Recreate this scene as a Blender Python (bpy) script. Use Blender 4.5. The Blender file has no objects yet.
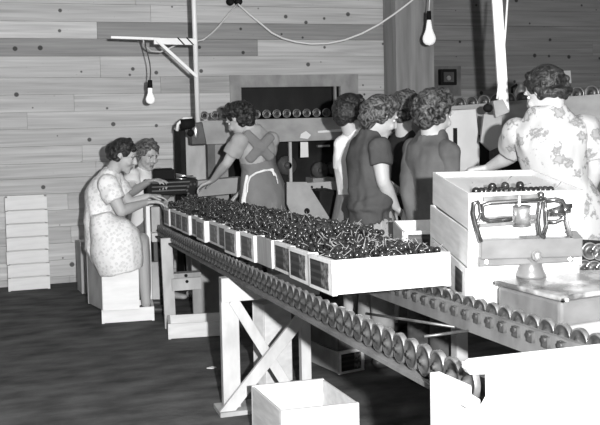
import bpy, math, random
from mathutils import Vector, Matrix, noise
random.seed(7)
V = Vector
S = bpy.context.scene
COL = S.collection
R = math.radians

# ------------------------------------------------------------------ camera
YAW, PITCH, ROLL, FPX, CAMZ = -17.3, 87.0, -1.15, 900.0, 1.44
CAMROT = Matrix.Rotation(R(YAW), 3, 'Z') @ Matrix.Rotation(R(PITCH), 3, 'X') @ Matrix.Rotation(R(ROLL), 3, 'Z')
CAMP = V((0, 0, CAMZ))
FWD = V((math.sin(R(-YAW)), math.cos(R(-YAW)), 0))
RGT = V((FWD.y, -FWD.x, 0))
UP = V((0, 0, 1))
def ray(px, py):
    return CAMROT @ V(((px - 300) / FPX, -(py - 159) / FPX, -1))
def P(px, py, D):                       # point at forward distance D
    d = ray(px, py); return CAMP + d * (D / d.dot(FWD))
def PY(px, py, Y):                      # point on the plane y = Y
    d = ray(px, py); return CAMP + d * (Y / d.y)
def PZ(px, py, z):
    d = ray(px, py); return CAMP + d * ((z - CAMZ) / d.z)
def cv(r, f, u):                        # direction from right / away / up
    return (RGT * r + FWD * f + UP * u).normalized()

cam = bpy.data.cameras.new('camera'); co = bpy.data.objects.new('camera', cam); COL.objects.link(co)
co.matrix_world = Matrix.Translation(CAMP) @ CAMROT.to_4x4()
cam.sensor_width = 36; cam.lens = FPX / 600 * 36; cam.shift_y = -53.5 / 600
cam.clip_start = 0.05; cam.clip_end = 60
S.camera = co

# ------------------------------------------------------------------ materials
def nodes(name):
    m = bpy.data.materials.new(name); m.use_nodes = True
    nt = m.node_tree; b = nt.nodes['Principled BSDF']
    return m, nt, b
def g4(v): return (v, v, v, 1)
def mat(name, v, rough=.6, metal=0, spec=.5):
    m, nt, b = nodes(name)
    b.inputs['Base Color'].default_value = g4(v); b.inputs['Roughness'].default_value = rough
    b.inputs['Metallic'].default_value = metal; b.inputs['Specular IOR Level'].default_value = spec
    return m
def N(nt, t, **k):
    n = nt.nodes.new(t)
    for a, v in k.items(): setattr(n, a, v)
    return n
def mix_noise(name, lo, hi, scale=(4, 4, 4), rough=.6, detail=5, bump=.0, metal=0, bscale=60, spec=.4, contrast=(.35, .65)):
    m, nt, b = nodes(name); L = nt.links.new
    tc = N(nt, 'ShaderNodeTexCoord'); mp = N(nt, 'ShaderNodeMapping'); mp.inputs['Scale'].default_value = scale
    nz = N(nt, 'ShaderNodeTexNoise'); nz.inputs['Scale'].default_value = 1; nz.inputs['Detail'].default_value = detail
    rp = N(nt, 'ShaderNodeValToRGB')
    rp.color_ramp.elements[0].position = contrast[0]; rp.color_ramp.elements[1].position = contrast[1]
    rp.color_ramp.elements[0].color = g4(lo); rp.color_ramp.elements[1].color = g4(hi)
    L(tc.outputs['Object'], mp.inputs[0]); L(mp.outputs[0], nz.inputs['Vector']); L(nz.outputs[0], rp.inputs[0]); L(rp.outputs[0], b.inputs['Base Color'])
    b.inputs['Roughness'].default_value = rough; b.inputs['Metallic'].default_value = metal; b.inputs['Specular IOR Level'].default_value = spec
    if bump:
        n2 = N(nt, 'ShaderNodeTexNoise'); n2.inputs['Scale'].default_value = bscale; n2.inputs['Detail'].default_value = 3
        bp = N(nt, 'ShaderNodeBump'); bp.inputs['Strength'].default_value = bump; bp.inputs['Distance'].default_value = .01
        L(tc.outputs['Object'], n2.inputs['Vector']); L(n2.outputs[0], bp.inputs['Height']); L(bp.outputs[0], b.inputs['Normal'])
    return m
def plank_mat(name, base, knots=.5, grain=.25):
    """sawn boards: one tone per board (attribute), grain along X, round knots"""
    m, nt, b = nodes(name); L = nt.links.new
    tc = N(nt, 'ShaderNodeTexCoord'); at = N(nt, 'ShaderNodeAttribute', attribute_name='tone')
    mp = N(nt, 'ShaderNodeMapping'); mp.inputs['Scale'].default_value = (.9, 1, 26)
    nz = N(nt, 'ShaderNodeTexNoise', noise_dimensions='4D'); nz.inputs['Scale'].default_value = 1.3; nz.inputs['Detail'].default_value = 6; nz.inputs['Distortion'].default_value = .6
    w = N(nt, 'ShaderNodeMath', operation='MULTIPLY'); w.inputs[1].default_value = 37
    L(at.outputs['Fac'], w.inputs[0]); L(w.outputs[0], nz.inputs['W'])
    L(tc.outputs['Object'], mp.inputs[0]); L(mp.outputs[0], nz.inputs['Vector'])
    gr = N(nt, 'ShaderNodeMapRange'); gr.inputs['From Min'].default_value = .3; gr.inputs['From Max'].default_value = .7
    gr.inputs['To Min'].default_value = 1 - grain; gr.inputs['To Max'].default_value = 1 + grain
    L(nz.outputs[0], gr.inputs[0])
    vo = N(nt, 'ShaderNodeTexVoronoi', voronoi_dimensions='2D'); vo.inputs['Scale'].default_value = 5.0
    sx = N(nt, 'ShaderNodeSeparateXYZ'); cx = N(nt, 'ShaderNodeCombineXYZ'); L(tc.outputs['Object'], sx.inputs[0]); L(sx.outputs['X'], cx.inputs['X']); L(sx.outputs['Z'], cx.inputs['Y'])
    L(cx.outputs[0], vo.inputs['Vector'])
    sep = N(nt, 'ShaderNodeSeparateColor'); L(vo.outputs['Color'], sep.inputs[0])
    sz = N(nt, 'ShaderNodeMapRange'); sz.inputs['From Min'].default_value = 1 - knots; sz.inputs['To Min'].default_value = 0; sz.inputs['To Max'].default_value = .10
    L(sep.outputs[0], sz.inputs[0])
    kn = N(nt, 'ShaderNodeMath', operation='SUBTRACT'); L(vo.outputs['Distance'], kn.inputs[0]); L(sz.outputs[0], kn.inputs[1])
    kr = N(nt, 'ShaderNodeMapRange'); kr.inputs['From Min'].default_value = -.01; kr.inputs['From Max'].default_value = .02
    kr.inputs['To Min'].default_value = .22; kr.inputs['To Max'].default_value = 1
    L(kn.outputs[0], kr.inputs[0])
    a = N(nt, 'ShaderNodeMath', operation='MULTIPLY'); L(gr.outputs[0], a.inputs[0]); L(kr.outputs[0], a.inputs[1])
    c = N(nt, 'ShaderNodeMath', operation='MULTIPLY'); L(a.outputs[0], c.inputs[0]); L(at.outputs['Fac'], c.inputs[1])
    d = N(nt, 'ShaderNodeMath', operation='MULTIPLY'); L(c.outputs[0], d.inputs[0]); d.inputs[1].default_value = base
    L(d.outputs[0], b.inputs['Base Color']); b.inputs['Roughness'].default_value = .75; b.inputs['Specular IOR Level'].default_value = .2
    return m
def floral(name, base, dark, scale, amount):
    m, nt, b = nodes(name); L = nt.links.new
    tc = N(nt, 'ShaderNodeTexCoord')
    vo = N(nt, 'ShaderNodeTexVoronoi'); vo.inputs['Scale'].default_value = scale
    nz = N(nt, 'ShaderNodeTexNoise'); nz.inputs['Scale'].default_value = scale * 4.5; nz.inputs['Detail'].default_value = 2
    L(tc.outputs['Object'], vo.inputs['Vector']); L(tc.outputs['Object'], nz.inputs['Vector'])
    k = N(nt, 'ShaderNodeMath', operation='MULTIPLY_ADD'); L(nz.outputs[0], k.inputs[0]); k.inputs[1].default_value = -.9; k.inputs[2].default_value = .45
    ad = N(nt, 'ShaderNodeMath', operation='ADD'); L(vo.outputs['Distance'], ad.inputs[0]); L(k.outputs[0], ad.inputs[1])
    rp = N(nt, 'ShaderNodeValToRGB'); e = rp.color_ramp.elements
    e[0].position = amount - .06; e[0].color = g4(dark); e[1].position = amount + .08; e[1].color = g4(base)
    q = rp.color_ramp.elements.new(max(.01, amount - .22)); q.color = g4((dark + base) / 2)
    L(ad.outputs[0], rp.inputs[0]); L(rp.outputs[0], b.inputs['Base Color']); b.inputs['Roughness'].default_value = .9; b.inputs['Specular IOR Level'].default_value = .1
    return m
def label_mat(name):
    """printed paper label: dark ground, rows of faint bands, pale picture at one side"""
    m, nt, b = nodes(name); L = nt.links.new
    tc = N(nt, 'ShaderNodeTexCoord'); sp = N(nt, 'ShaderNodeSeparateXYZ'); L(tc.outputs['Object'], sp.inputs[0])
    wv = N(nt, 'ShaderNodeMath', operation='SINE'); wm = N(nt, 'ShaderNodeMath', operation='MULTIPLY'); wm.inputs[1].default_value = 230
    L(sp.outputs['Z'], wm.inputs[0]); L(wm.outputs[0], wv.inputs[0])
    gt = N(nt, 'ShaderNodeMath', operation='GREATER_THAN'); L(wv.outputs[0], gt.inputs[0]); gt.inputs[1].default_value = .25
    nz = N(nt, 'ShaderNodeTexNoise'); nz.inputs['Scale'].default_value = 55; L(tc.outputs['Object'], nz.inputs['Vector'])
    ln = N(nt, 'ShaderNodeMath', operation='LESS_THAN'); L(sp.outputs['Y'], ln.inputs[0]); ln.inputs[1].default_value = -.02
    rp = N(nt, 'ShaderNodeValToRGB'); rp.color_ramp.elements[0].position = .42; rp.color_ramp.elements[1].position = .6
    rp.color_ramp.elements[0].color = g4(.03); rp.color_ramp.elements[1].color = g4(.2); L(nz.outputs[0], rp.inputs[0])
    mx = N(nt, 'ShaderNodeMix', data_type='RGBA'); mx.inputs[6].default_value = g4(.012); mx.inputs[7].default_value = g4(.04); L(gt.outputs[0], mx.inputs[0])
    m2 = N(nt, 'ShaderNodeMix', data_type='RGBA'); L(ln.outputs[0], m2.inputs[0]); L(mx.outputs[2], m2.inputs[6]); L(rp.outputs[0], m2.inputs[7])
    L(m2.outputs[2], b.inputs['Base Color']); b.inputs['Roughness'].default_value = .5
    return m

M = {}
M['wall'] = plank_mat('pine_boards', .56, .55, .22)
M['floor'] = mix_noise('worn_dark_floor', .05, .14, (3.5, 7, 6), .9, 9, .5, 0, 30, .12, (.3, .72))
M['ceil'] = mix_noise('ceiling_boards', .3, .4, (1, 12, 4), .8)
M['lug'] = mix_noise('white_new_wood', .62, .74, (5, 22, 30), .7, 4, .05, 0, 80, .25)
M['lug_white'] = mix_noise('bright_white_wood', .82, .9, (5, 22, 30), .7, 4, .05, 0, 80, .2)
M['lug_grey'] = mix_noise('grey_rough_wood', .30, .42, (60, 60, 5), .8, 5, .1, 0, 120, .15)
M['lug_side'] = mix_noise('knotty_wood', .5, .62, (8, 8, 45), .75, 5, .05, 0, 80, .2)
M['wood'] = mix_noise('pale_wood', .40, .56, (9, 9, 4), .7, 5, .05, 0, 60, .25)
M['wood_mid'] = mix_noise('mid_wood', .28, .40, (9, 9, 5), .75, 5, .08, 0, 60, .2)
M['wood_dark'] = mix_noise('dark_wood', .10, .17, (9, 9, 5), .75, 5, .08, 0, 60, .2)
M['post'] = mix_noise('post_wood', .24, .36, (14, 14, 1.2), .8, 5, .1, 0, 60, .15)
M['steel'] = mix_noise('wheel_steel', .07, .14, (30, 30, 30), .42, 3, 0, .6)
M['rim'] = mix_noise('flash_lit_rim', .24, .38, (30, 30, 30), .35, 3, 0, .75)  # flash highlight on the wheel rims put into this brighter colour
M['bright'] = mix_noise('bright_steel', .5, .7, (30, 30, 30), .3, 3, 0, .8)
M['rail'] = mix_noise('rail_steel', .10, .2, (20, 6, 20), .6, 5, .1, .2)
M['board_grey'] = mix_noise('grey_painted_board', .30, .40, (6, 6, 9), .7, 5, .03, 0, 60, .2)
M['plywood'] = mix_noise('grey_plywood', .28, .37, (7, 7, 7), .75, 5, .04, 0, 60, .2)
M['white'] = mix_noise('white_paint', .55, .62, (5, 5, 5), .6, 4)
M['gloss'] = mat('white_gloss_paint', .88, .4)
M['black'] = mat('black_paint', .01, .75, 0, .15)
M['dark'] = mix_noise('dark_paint_and_shade', .009, .022, (5, 5, 5), .75, 4, 0, 0, 60, .15)  # also colours the wide machine body that stands in for shade
M['darkgrey'] = mix_noise('dark_grey_metal', .06, .1, (8, 8, 8), .5, 4)
M['void'] = mix_noise('unlit_opening', .012, .022, (6, 6, 3), .7)  # near-black colour standing for the unlit space behind the window
M['scale_paint'] = mix_noise('scale_grey_enamel', .12, .18, (6, 14, 10), .35, 5, .03, .1, 40, .5)
M['scale_top'] = mix_noise('blotchy_scale_top', .10, .5, (9, 9, 9), .22, 6, .03, .2, 40, .6, (.42, .62))  # blotches from dark to pale grey over the top plate
M['chrome'] = mat('dark_chrome', .22, .22, .9)
M['paper'] = mat('paper', .8, .8)
M['cord'] = mat('pale_cord', .9, .7)
M['cord_dark'] = mat('dark_cord', .05, .7)
M['label'] = label_mat('printed_label')
def cherry_mat():
    m, nt, b = nodes('dark_cherry'); L = nt.links.new
    oi = N(nt, 'ShaderNodeObjectInfo'); r = N(nt, 'ShaderNodeMapRange'); r.inputs['To Min'].default_value = .006; r.inputs['To Max'].default_value = .028
    L(oi.outputs['Random'], r.inputs[0]); L(r.outputs[0], b.inputs['Base Color'])
    b.inputs['Roughness'].default_value = .2; b.inputs['Specular IOR Level'].default_value = .55
    return m
M['cherry'] = cherry_mat()
M['stem'] = mix_noise('cherry_stem', .16, .30, (30, 30, 30), .6)
def bulb_mat():
    m, nt, b = nodes('frosted_lit_bulb')
    b.inputs['Base Color'].default_value = g4(.85); b.inputs['Roughness'].default_value = .3
    b.inputs['Emission Color'].default_value = g4(1); b.inputs['Emission Strength'].default_value = .5
    return m
M['bulb'] = bulb_mat()
def skin(name, v):
    m, nt, b = nodes(name); b.inputs['Base Color'].default_value = g4(v); b.inputs['Roughness'].default_value = .5
    b.inputs['Specular IOR Level'].default_value = .35; return m
M['skin'] = skin('skin', .46); M['lips'] = skin('lips', .22); M['eye'] = mat('eye_white', .6, .2); M['iris'] = mat('iris', .03, .2)
def hair_mat(name, lo, hi):
    m, nt, b = nodes(name); L = nt.links.new
    tc = N(nt, 'ShaderNodeTexCoord'); nz = N(nt, 'ShaderNodeTexNoise'); nz.inputs['Scale'].default_value = 24; nz.inputs['Detail'].default_value = 4; nz.inputs['Distortion'].default_value = 2.6
    L(tc.outputs['Object'], nz.inputs['Vector'])
    rp = N(nt, 'ShaderNodeValToRGB'); rp.color_ramp.elements[0].position = .4; rp.color_ramp.elements[1].position = .62
    rp.color_ramp.elements[0].color = g4(lo); rp.color_ramp.elements[1].color = g4(hi)
    L(nz.outputs[0], rp.inputs[0]); L(rp.outputs[0], b.inputs['Base Color'])
    bp = N(nt, 'ShaderNodeBump'); bp.inputs['Strength'].default_value = .8; bp.inputs['Distance'].default_value = .012
    L(nz.outputs[0], bp.inputs['Height']); L(bp.outputs[0], b.inputs['Normal'])
    b.inputs['Roughness'].default_value = .42; b.inputs['Specular IOR Level'].default_value = .4
    return m
M['hair_dark'] = hair_mat('dark_hair', .008, .04)
M['hair_mid'] = hair_mat('brown_hair', .02, .15)
M['hair_fair'] = hair_mat('fair_hair', .05, .2)
M['hair_curl'] = hair_mat('curly_hair', .01, .11)
def cloth(name, lo, hi, s=6): return mix_noise(name, lo, hi, (s, s, s), .9, 4, .9, 0, 13, .1)
M['blouse'] = cloth('white_blouse', .80, .88)
M['blouse_grey'] = cloth('pale_grey_blouse', .34, .42)
M['apron'] = cloth('grey_apron', .17, .22)
M['skirt_grey'] = cloth('grey_skirt', .18, .24)
M['shirt_dark'] = cloth('dark_shirt', .06, .09)
M['shirt_mid'] = cloth('slate_shirt', .085, .125)
M['trouser'] = cloth('pale_trousers', .26, .33)
M['black_cloth'] = cloth('black_cloth', .02, .03)
M['shoe'] = mat('dark_shoe', .04, .5)
M['floral_fine'] = floral('fine_flower_print', .84, .62, 40, .38)
M['floral_big'] = floral('large_flower_print', .43, .20, 13, .36)

# ------------------------------------------------------------------ mesh builder
class MB:
    def __init__(s): s.v = []; s.f = []; s.t = []; s.mi = []; s.tone = 1.0; s.m = 0
    def add(s, vs, fs):
        o = len(s.v); s.v += [V(p) for p in vs]
        for f in fs: s.f.append([i + o for i in f]); s.t.append(s.tone); s.mi.append(s.m)
        return s
    def box(s, c, d, rot=None):
        hx, hy, hz = d[0] / 2, d[1] / 2, d[2] / 2
        vs = [V((x, y, z)) for x in (-hx, hx) for y in (-hy, hy) for z in (-hz, hz)]
        if rot is not None: vs = [rot @ p for p in vs]
        c = V(c)
        return s.add([p + c for p in vs], [(0, 1, 3, 2), (4, 6, 7, 5), (0, 4, 5, 1), (2, 3, 7, 6), (0, 2, 6, 4), (1, 5, 7, 3)])
    def span(s, x0, x1, y0, y1, z0, z1):
        return s.box(((x0 + x1) / 2, (y0 + y1) / 2, (z0 + z1) / 2), (abs(x1 - x0), abs(y1 - y0), abs(z1 - z0)))
    def bar(s, a, b, w, h, side=None):              # rectangular bar from a to b; w along side, h across
        a, b = V(a), V(b); t = (b - a); L = t.length; t.normalize()
        sd = V(side) if side is not None else (UP.cross(t) if abs(t.z) < .95 else V((1, 0, 0)))
        sd = (sd - t * sd.dot(t)).normalized(); n = t.cross(sd)
        rot = Matrix((sd, t, n)).transposed()
        return s.box((a + b) / 2, (w, L, h), rot)
    def prism(s, poly, ext):                         # polygon (list of points) extruded by vector
        n = len(poly); e = V(ext); poly = [V(p) for p in poly]
        nrm = V((0, 0, 0))
        for i in range(n): nrm += poly[i].cross(poly[(i + 1) % n])
        if nrm.dot(e) > 0: poly = poly[::-1]
        vs = poly + [p + e for p in poly]
        fs = [list(range(n)), list(range(2 * n - 1, n - 1, -1))] + [(i, i + n, (i + 1) % n + n, (i + 1) % n) for i in range(n)]
        return s.add(vs, [f[::1] for f in fs])
    def loft(s, rings, side, n=20, cap=True):        # rings: (centre, a, b); a along side
        rg = [(V(c), a, b) for c, a, b in rings]
        k = len(rg); out = []
        for i in range(k):
            t = rg[min(i + 1, k - 1)][0] - rg[max(i - 1, 0)][0]
            t = t.normalized() if t.length > 1e-6 else UP.copy()
            out.append((rg[i][0], rg[i][1], rg[i][2], t))
        if cap:
            c, a, b, t = out[0]; r = min(a, b)
            out = [(c - t * r * .95, a * .3, b * .3, t), (c - t * r * .7, a * .7, b * .7, t)] + out
            c, a, b, t = out[-1]; r = min(a, b)
            out += [(c + t * r * .7, a * .7, b * .7, t), (c + t * r * .95, a * .3, b * .3, t)]
        vs = []
        for c, a, b, t in out:
            sd = V(side); sd = sd - t * sd.dot(t)
            if sd.length < 1e-4: sd = t.orthogonal()
            sd.normalize(); q = t.cross(sd)
            vs += [c + sd * (a * math.cos(2 * math.pi * j / n)) + q * (b * math.sin(2 * math.pi * j / n)) for j in range(n)]
        k = len(out); fs = []
        for i in range(k - 1):
            for j in range(n):
                fs.append((i * n + j, i * n + (j + 1) % n, (i + 1) * n + (j + 1) % n, (i + 1) * n + j))
        fs.append(list(range(n))[::-1]); fs.append([(k - 1) * n + j for j in range(n)])
        return s.add(vs, fs)
    def cap(s, a, b, r1, r2=None, n=14):
        r2 = r1 if r2 is None else r2
        a, b = V(a), V(b); t = b - a
        return s.loft([(a, r1, r1), (b, r2, r2)], t.orthogonal() if t.length > 1e-6 else V((1, 0, 0)), n)
    def tube(s, pts, r, n=8):
        pts = [V(p) for p in pts]; sd = (pts[1] - pts[0]).orthogonal()
        return s.loft([(p, r, r) for p in pts], sd, n, cap=False)
    def cyl(s, a, b, r, n=18, r2=None):
        a, b = V(a), V(b); r2 = r if r2 is None else r2
        return s.loft([(a, r, r), (b, r2, r2)], (b - a).orthogonal(), n, cap=False)
    def ell(s, c, r, fr=None, nu=16, nv=10):
        c = V(c); vs = []; fs = []
        for i in range(nv + 1):
            th = math.pi * i / nv
            for j in range(nu):
                ph = 2 * math.pi * j / nu
                p = V((r[0] * math.sin(th) * math.cos(ph), r[1] * math.sin(th) * math.sin(ph), r[2] * math.cos(th)))
                vs.append((fr @ p if fr is not None else p) + c)
        for i in range(nv):
            for j in range(nu):
                q = [i * nu + j, (i + 1) * nu + j, (i + 1) * nu + (j + 1) % nu, i * nu + (j + 1) % nu]
                if i == 0: q = [q[0], q[1], q[2]]
                elif i == nv - 1: q = [q[0], q[1], q[3]]
                fs.append(q)
        # collapse pole rows
        return s.add(vs, fs)
    def lathe(s, prof, origin, axis, n=24):          # prof: (r, h) closed loop around axis
        axis = V(axis).normalized(); sd = axis.orthogonal().normalized(); q = axis.cross(sd); o = V(origin)
        k = len(prof); vs = []; fs = []
        for r, h in prof:
            vs += [o + axis * h + sd * (r * math.cos(2 * math.pi * j / n)) + q * (r * math.sin(2 * math.pi * j / n)) for j in range(n)]
        for i in range(k - 1):
            for j in range(n):
                fs.append((i * n + j, i * n + (j + 1) % n, (i + 1) * n + (j + 1) % n, (i + 1) * n + j))
        if prof[0][0] > 1e-5: fs.append(list(range(n))[::-1])
        if prof[-1][0] > 1e-5: fs.append([(k - 1) * n + j for j in range(n)])
        return s.add(vs, fs)
    def mesh(s, name, off=None, smooth=False, tone=False):
        me = bpy.data.meshes.new(name)
        o = off if off is not None else V((0, 0, 0))
        me.from_pydata([(p.x - o.x, p.y - o.y, p.z - o.z) for p in s.v], [], s.f)
        if tone:
            a = me.attributes.new('tone', 'FLOAT', 'FACE'); a.data.foreach_set('value', s.t)
        if any(s.mi): me.polygons.foreach_set('material_index', s.mi)
        if smooth: me.polygons.foreach_set('use_smooth', [True] * len(me.polygons))
        me.update(); return me

def setp(o, label=None, cat=None, group=None, kind=None):
    if label: o['label'] = label
    if cat: o['category'] = cat
    if group: o['group'] = group
    if kind: o['kind'] = kind
    return o
def link(name, me, m, parent=None, loc=None, bev=0):
    o = bpy.data.objects.new(name, me); COL.objects.link(o)
    for x in (m if isinstance(m, (list, tuple)) else [m]):
        if len(me.materials) < (len(m) if isinstance(m, (list, tuple)) else 1): me.materials.append(x)
    if parent is not None: o.parent = parent
    if loc is not None: o.location = loc
    if bev:
        b = o.modifiers.new('bevel', 'BEVEL'); b.width = bev; b.segments = 2; b.limit_method = 'ANGLE'
    return o
def thing(name, label, cat, loc=(0, 0, 0), rz=0, group=None):
    o = bpy.data.objects.new(name, None); COL.objects.link(o); o.location = loc; o.rotation_euler = (0, 0, rz)
    o.empty_display_size = .05
    return setp(o, label, cat, group)
def part(name, mb, m, par, smooth=False, bev=0, label=None):   # world-space vertices under an unrotated thing
    top = par; off = V((0, 0, 0)); q = par
    while q is not None: off += q.location; q = q.parent
    o = link(name, mb.mesh(name, off, smooth), m, par, bev=bev)
    if label: o['label'] = label
    return o
def solid(name, mb, m, label=None, cat=None, group=None, kind=None, smooth=False, bev=0, tone=False):
    lo = V((min(p.x for p in mb.v), min(p.y for p in mb.v), min(p.z for p in mb.v)))
    hi = V((max(p.x for p in mb.v), max(p.y for p in mb.v), max(p.z for p in mb.v)))
    c = V(((lo.x + hi.x) / 2, (lo.y + hi.y) / 2, lo.z))
    if kind == 'structure': c = V((0, 0, 0))
    o = link(name, mb.mesh(name, c, smooth, tone), m, None, c, bev)
    return setp(o, label, cat, group, kind)
def rect(px0, py0, px1, py1, Y):
    a = PY(px0, (py0 + py1) / 2, Y); b = PY(px1, (py0 + py1) / 2, Y)
    return a.x, b.x, PY((px0 + px1) / 2, py1, Y).z, PY((px0 + px1) / 2, py0, Y).z

# ------------------------------------------------------------------ setting
WY = 8.0
f = MB(); f.span(-4, 8, -7, WY + .1, -.06, 0)
solid('floor', f, M['floor'], kind='structure')
f = MB(); f.span(-4, 8, -.5, WY + .1, 3.1, 3.16)
solid('ceiling', f, M['ceil'], kind='structure')
# window opening
wx0, wx1, wz0, wz1 = rect(241, 85, 340, 121, WY)
w = MB()
ys = [-40, -21, -12, 4, 22, 39.3, 57, 78.5, 95.5, 113, 130, 147.5, 165, 180, 196, 213, 230, 247, 264, 281]
zs = sorted([1.44 + (118 - y) * 7.62 / 900 for y in ys] + [0, 2.75, 2.92, 3.1])
zs = [z for i, z in enumerate(zs) if z <= 3.1 and (i == 0 or z - zs[i - 1] > .03)]
rnd = random.Random(3)
xr = lambda px: PY(px, 60, WY).x
post_x = xr(415)
special = {22: [(98, 1.2), (396, .58)], 39.3: [(258, .60), (396, 1.05)], 4: [(152, 1.0), (195, 1.12), (396, 1.0)], 57: [(100, 1.05), (396, 1.0)], 78.5: [(160, .92), (230, .8), (396, .95)]}
for i in range(len(zs) - 1):
    z0, z1 = zs[i], zs[i + 1]
    cuts = []; x = -2.6
    key = next((k for k in special if abs(1.44 + (118 - k) * 7.62 / 900 - z1) < .004), None)
    if key is not None:
        for px, tn in special[key]:
            cuts.append((x, xr(px), tn)); x = xr(px)
    while x < 7.9:
        L = rnd.uniform(1.1, 3.2)
        if x < post_x < x + L: L = post_x - x + .001
        t = rnd.choice([1, 1.04, .95, 1.08, .9])
        if x > post_x - .01: t *= rnd.choice([.36, .42, .5, .38])  # boards right of the post take a much darker tone
        cuts.append((x, min(x + L, 7.9), t)); x += L
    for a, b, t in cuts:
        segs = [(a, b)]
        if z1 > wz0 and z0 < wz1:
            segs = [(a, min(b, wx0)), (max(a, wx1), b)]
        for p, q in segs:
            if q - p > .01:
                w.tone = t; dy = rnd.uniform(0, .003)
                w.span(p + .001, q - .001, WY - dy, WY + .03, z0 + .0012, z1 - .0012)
# close the boards over/under the window opening where rows overlap it
zo = [z for z in zs if z <= wz0][-1]; zt = [z for z in zs if z >= wz1][0]
w.tone = .7; w.span(wx0, wx1, WY, WY + .03, wz1, zt)
w.tone = .9; w.span(wx0, wx1, WY, WY + .03, zo, wz0)
w.tone = .3; w.span(-2.6, 7.9, WY + .031, WY + .06, 0, wz0 - .15); w.span(-2.6, wx0 - .05, WY + .031, WY + .06, wz0 - .15, 3.1); w.span(wx1 + .05, 7.9, WY + .031, WY + .06, wz0 - .15, 3.1); w.span(wx0 - .05, wx1 + .05, WY + .031, WY + .06, wz1 + .06, 3.1)
solid('wall_back', w, M['wall'], kind='structure', tone=True)
win = bpy.data.objects.new('window_1', None); COL.objects.link(win); win.location = ((wx0 + wx1) / 2, WY, wz0); win['kind'] = 'structure'
fr = MB()
lx0 = xr(229); lx1 = xr(357)
zt2 = PY(290, 78, WY).z
fr.span(lx0, wx0, WY - .02, WY - .001, wz0 - .05, wz1); fr.span(wx1, lx1, WY - .02, WY - .001, wz0 - .05, wz1)
fr.span(lx0, lx1, WY - .024, WY - .001, wz1, zt2 + .03); fr.span(wx0, wx1, WY - .028, WY - .001, wz1 - .018, wz1)
fr.span(wx1 - .05, wx1 - .03, WY + .01, WY + .05, wz0, wz1)
part('window_frame', fr, M['wood_mid'], win)
vd = MB(); vd.span(wx0 - .06, wx1 + .06, WY + .35, WY + .37, wz0 - .1, wz1 + .1)
vd.span(wx0 - .06, wx0 - .04, WY + .05, WY + .35, wz0 - .1, wz1 + .1); vd.span(wx1 + .04, wx1 + .06, WY + .05, WY + .35, wz0 - .1, wz1 + .1)
vd.span(wx0 - .06, wx1 + .06, WY + .05, WY + .37, wz0 - .12, wz0 - .1); vd.span(wx0 - .06, wx1 + .06, WY + .05, WY + .37, wz1 + .1, wz1 + .12)
part('window_recess', vd, M['void'], win)
# timber post before the wall
a = PY(396, 50, WY - .35).x; b = PY(434, 50, WY - .35).x
f = MB(); f.span(a, b, WY - .35, WY - .06, 0, 3.1); f.span(a + .12, a + .135, WY - .352, WY - .35, 0, 3.1)
solid('trim_1', f, M['post'], kind='structure', bev=.006)

# ------------------------------------------------------------------ lugs (open wooden boxes)
_cache = {}
def lug_meshes(L, W, H):
    k = (round(L, 3), round(W, 3), round(H, 3))
    if k not in _cache:
        e = MB(); e.box((0, 0, H / 2), (.018, W - .002, H))
        s = MB(); s.box((0, 0, H / 2), (L, .009, H - .004))
        b = MB(); b.box((0, 0, .006), (L - .04, W - .022, .008))
        _cache[k] = [x.mesh(n) for x, n in ((e, 'end_panel'), (s, 'side_panel'), (b, 'bottom_board'))]
    return _cache[k]
def lug(name, label, loc, L, W, H, rz=0, group=None, cat='wooden box', endm='lug', sidem='lug', lab=False, tilt=None):
    t = thing(name, label, cat, loc, rz, group)
    if tilt: t.rotation_euler = tilt
    e, s, b = lug_meshes(L, W, H)
    def put(n, me, m, p):
        c = me.copy(); c.materials.clear(); o = link(n, c, M[m], t, p, bev=.0015); return o
    o1 = put('end_panel', e, endm, (-L / 2 + .009, 0, 0)); put('end_panel', e, endm, (L / 2 - .009, 0, 0))
    if endm == 'lug_grey': o1['label'] = 'plain grey end board without a printed label'
    put('side_panel', s, sidem, (0, -W / 2 + .0045, .002)); put('side_panel', s, sidem, (0, W / 2 - .0045, .002))
    put('bottom_board', b, 'lug', (0, 0, 0))
    if lab:
        m = MB(); m.box((0, 0, 0), (.002, W * .76, H * .76))
        o = link('label', m.mesh('label'), M['label'], t, (-L / 2 - .0008, .004, H / 2)); o['label'] = 'dark printed paper label on the end board'
    return t

# main skate wheel conveyor
CX0, CX1 = .95, 1.40
def ztop(Y): return .8165 - .0476 * (Y - 2.815)
WR = .040
CY0, CY1 = 1.74, 6.64
conv = thing('wheel_conveyor', 'long skate wheel conveyor carrying the row of full cherry lugs', 'conveyor', (CX0, CY0, 0))
def rail(x, wdt, y0, y1, dz0, dz1, nm, m):
    r = MB()
    pts = []
    for y in (y0, y1):
        for z in (dz0, dz1): pts.append((x, y, ztop(y) - WR + z))
    r.prism([pts[0], pts[1], pts[3], pts[2]], (wdt, 0, 0))
    return part(nm, r, M[m], conv)
rail(CX0 + .022, .018, CY0, CY1, -.055, .012, 'rail', 'rail')
rail(CX0 - .022, .044, CY0 + .15, CY1, -.056, -.044, 'rail_flange', 'wood_dark')
rail(CX1 - .05, .018, CY0, CY1, -.062, .014, 'rail', 'wood_dark')
rail(CX1 - .032, .04, CY0 + .15, CY1, -.056, -.044, 'rail_flange', 'rail')
wh = MB()
wh.lathe([(.005, -.018), (.0055, -.014), (.0115, -.012), (.013, -.006), (.030, -.003), (.035, -.0075), (.0397, -.0075), (.0402, -.0065), (.0402, .0065), (.0397, .0075), (.035, .0075), (.030, .003), (.013, .006), (.0115, .012), (.0055, .014), (.005, .018)], (0, 0, 0), (1, 0, 0), 22)
for i_, f_ in enumerate(wh.f):
    rr_ = sum((wh.v[q].y ** 2 + wh.v[q].z ** 2) ** .5 for q in f_) / len(f_)
    wh.mi[i_] = 1 if rr_ > .0335 else 0
whm = wh.mesh('wheel', None, True)
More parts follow.
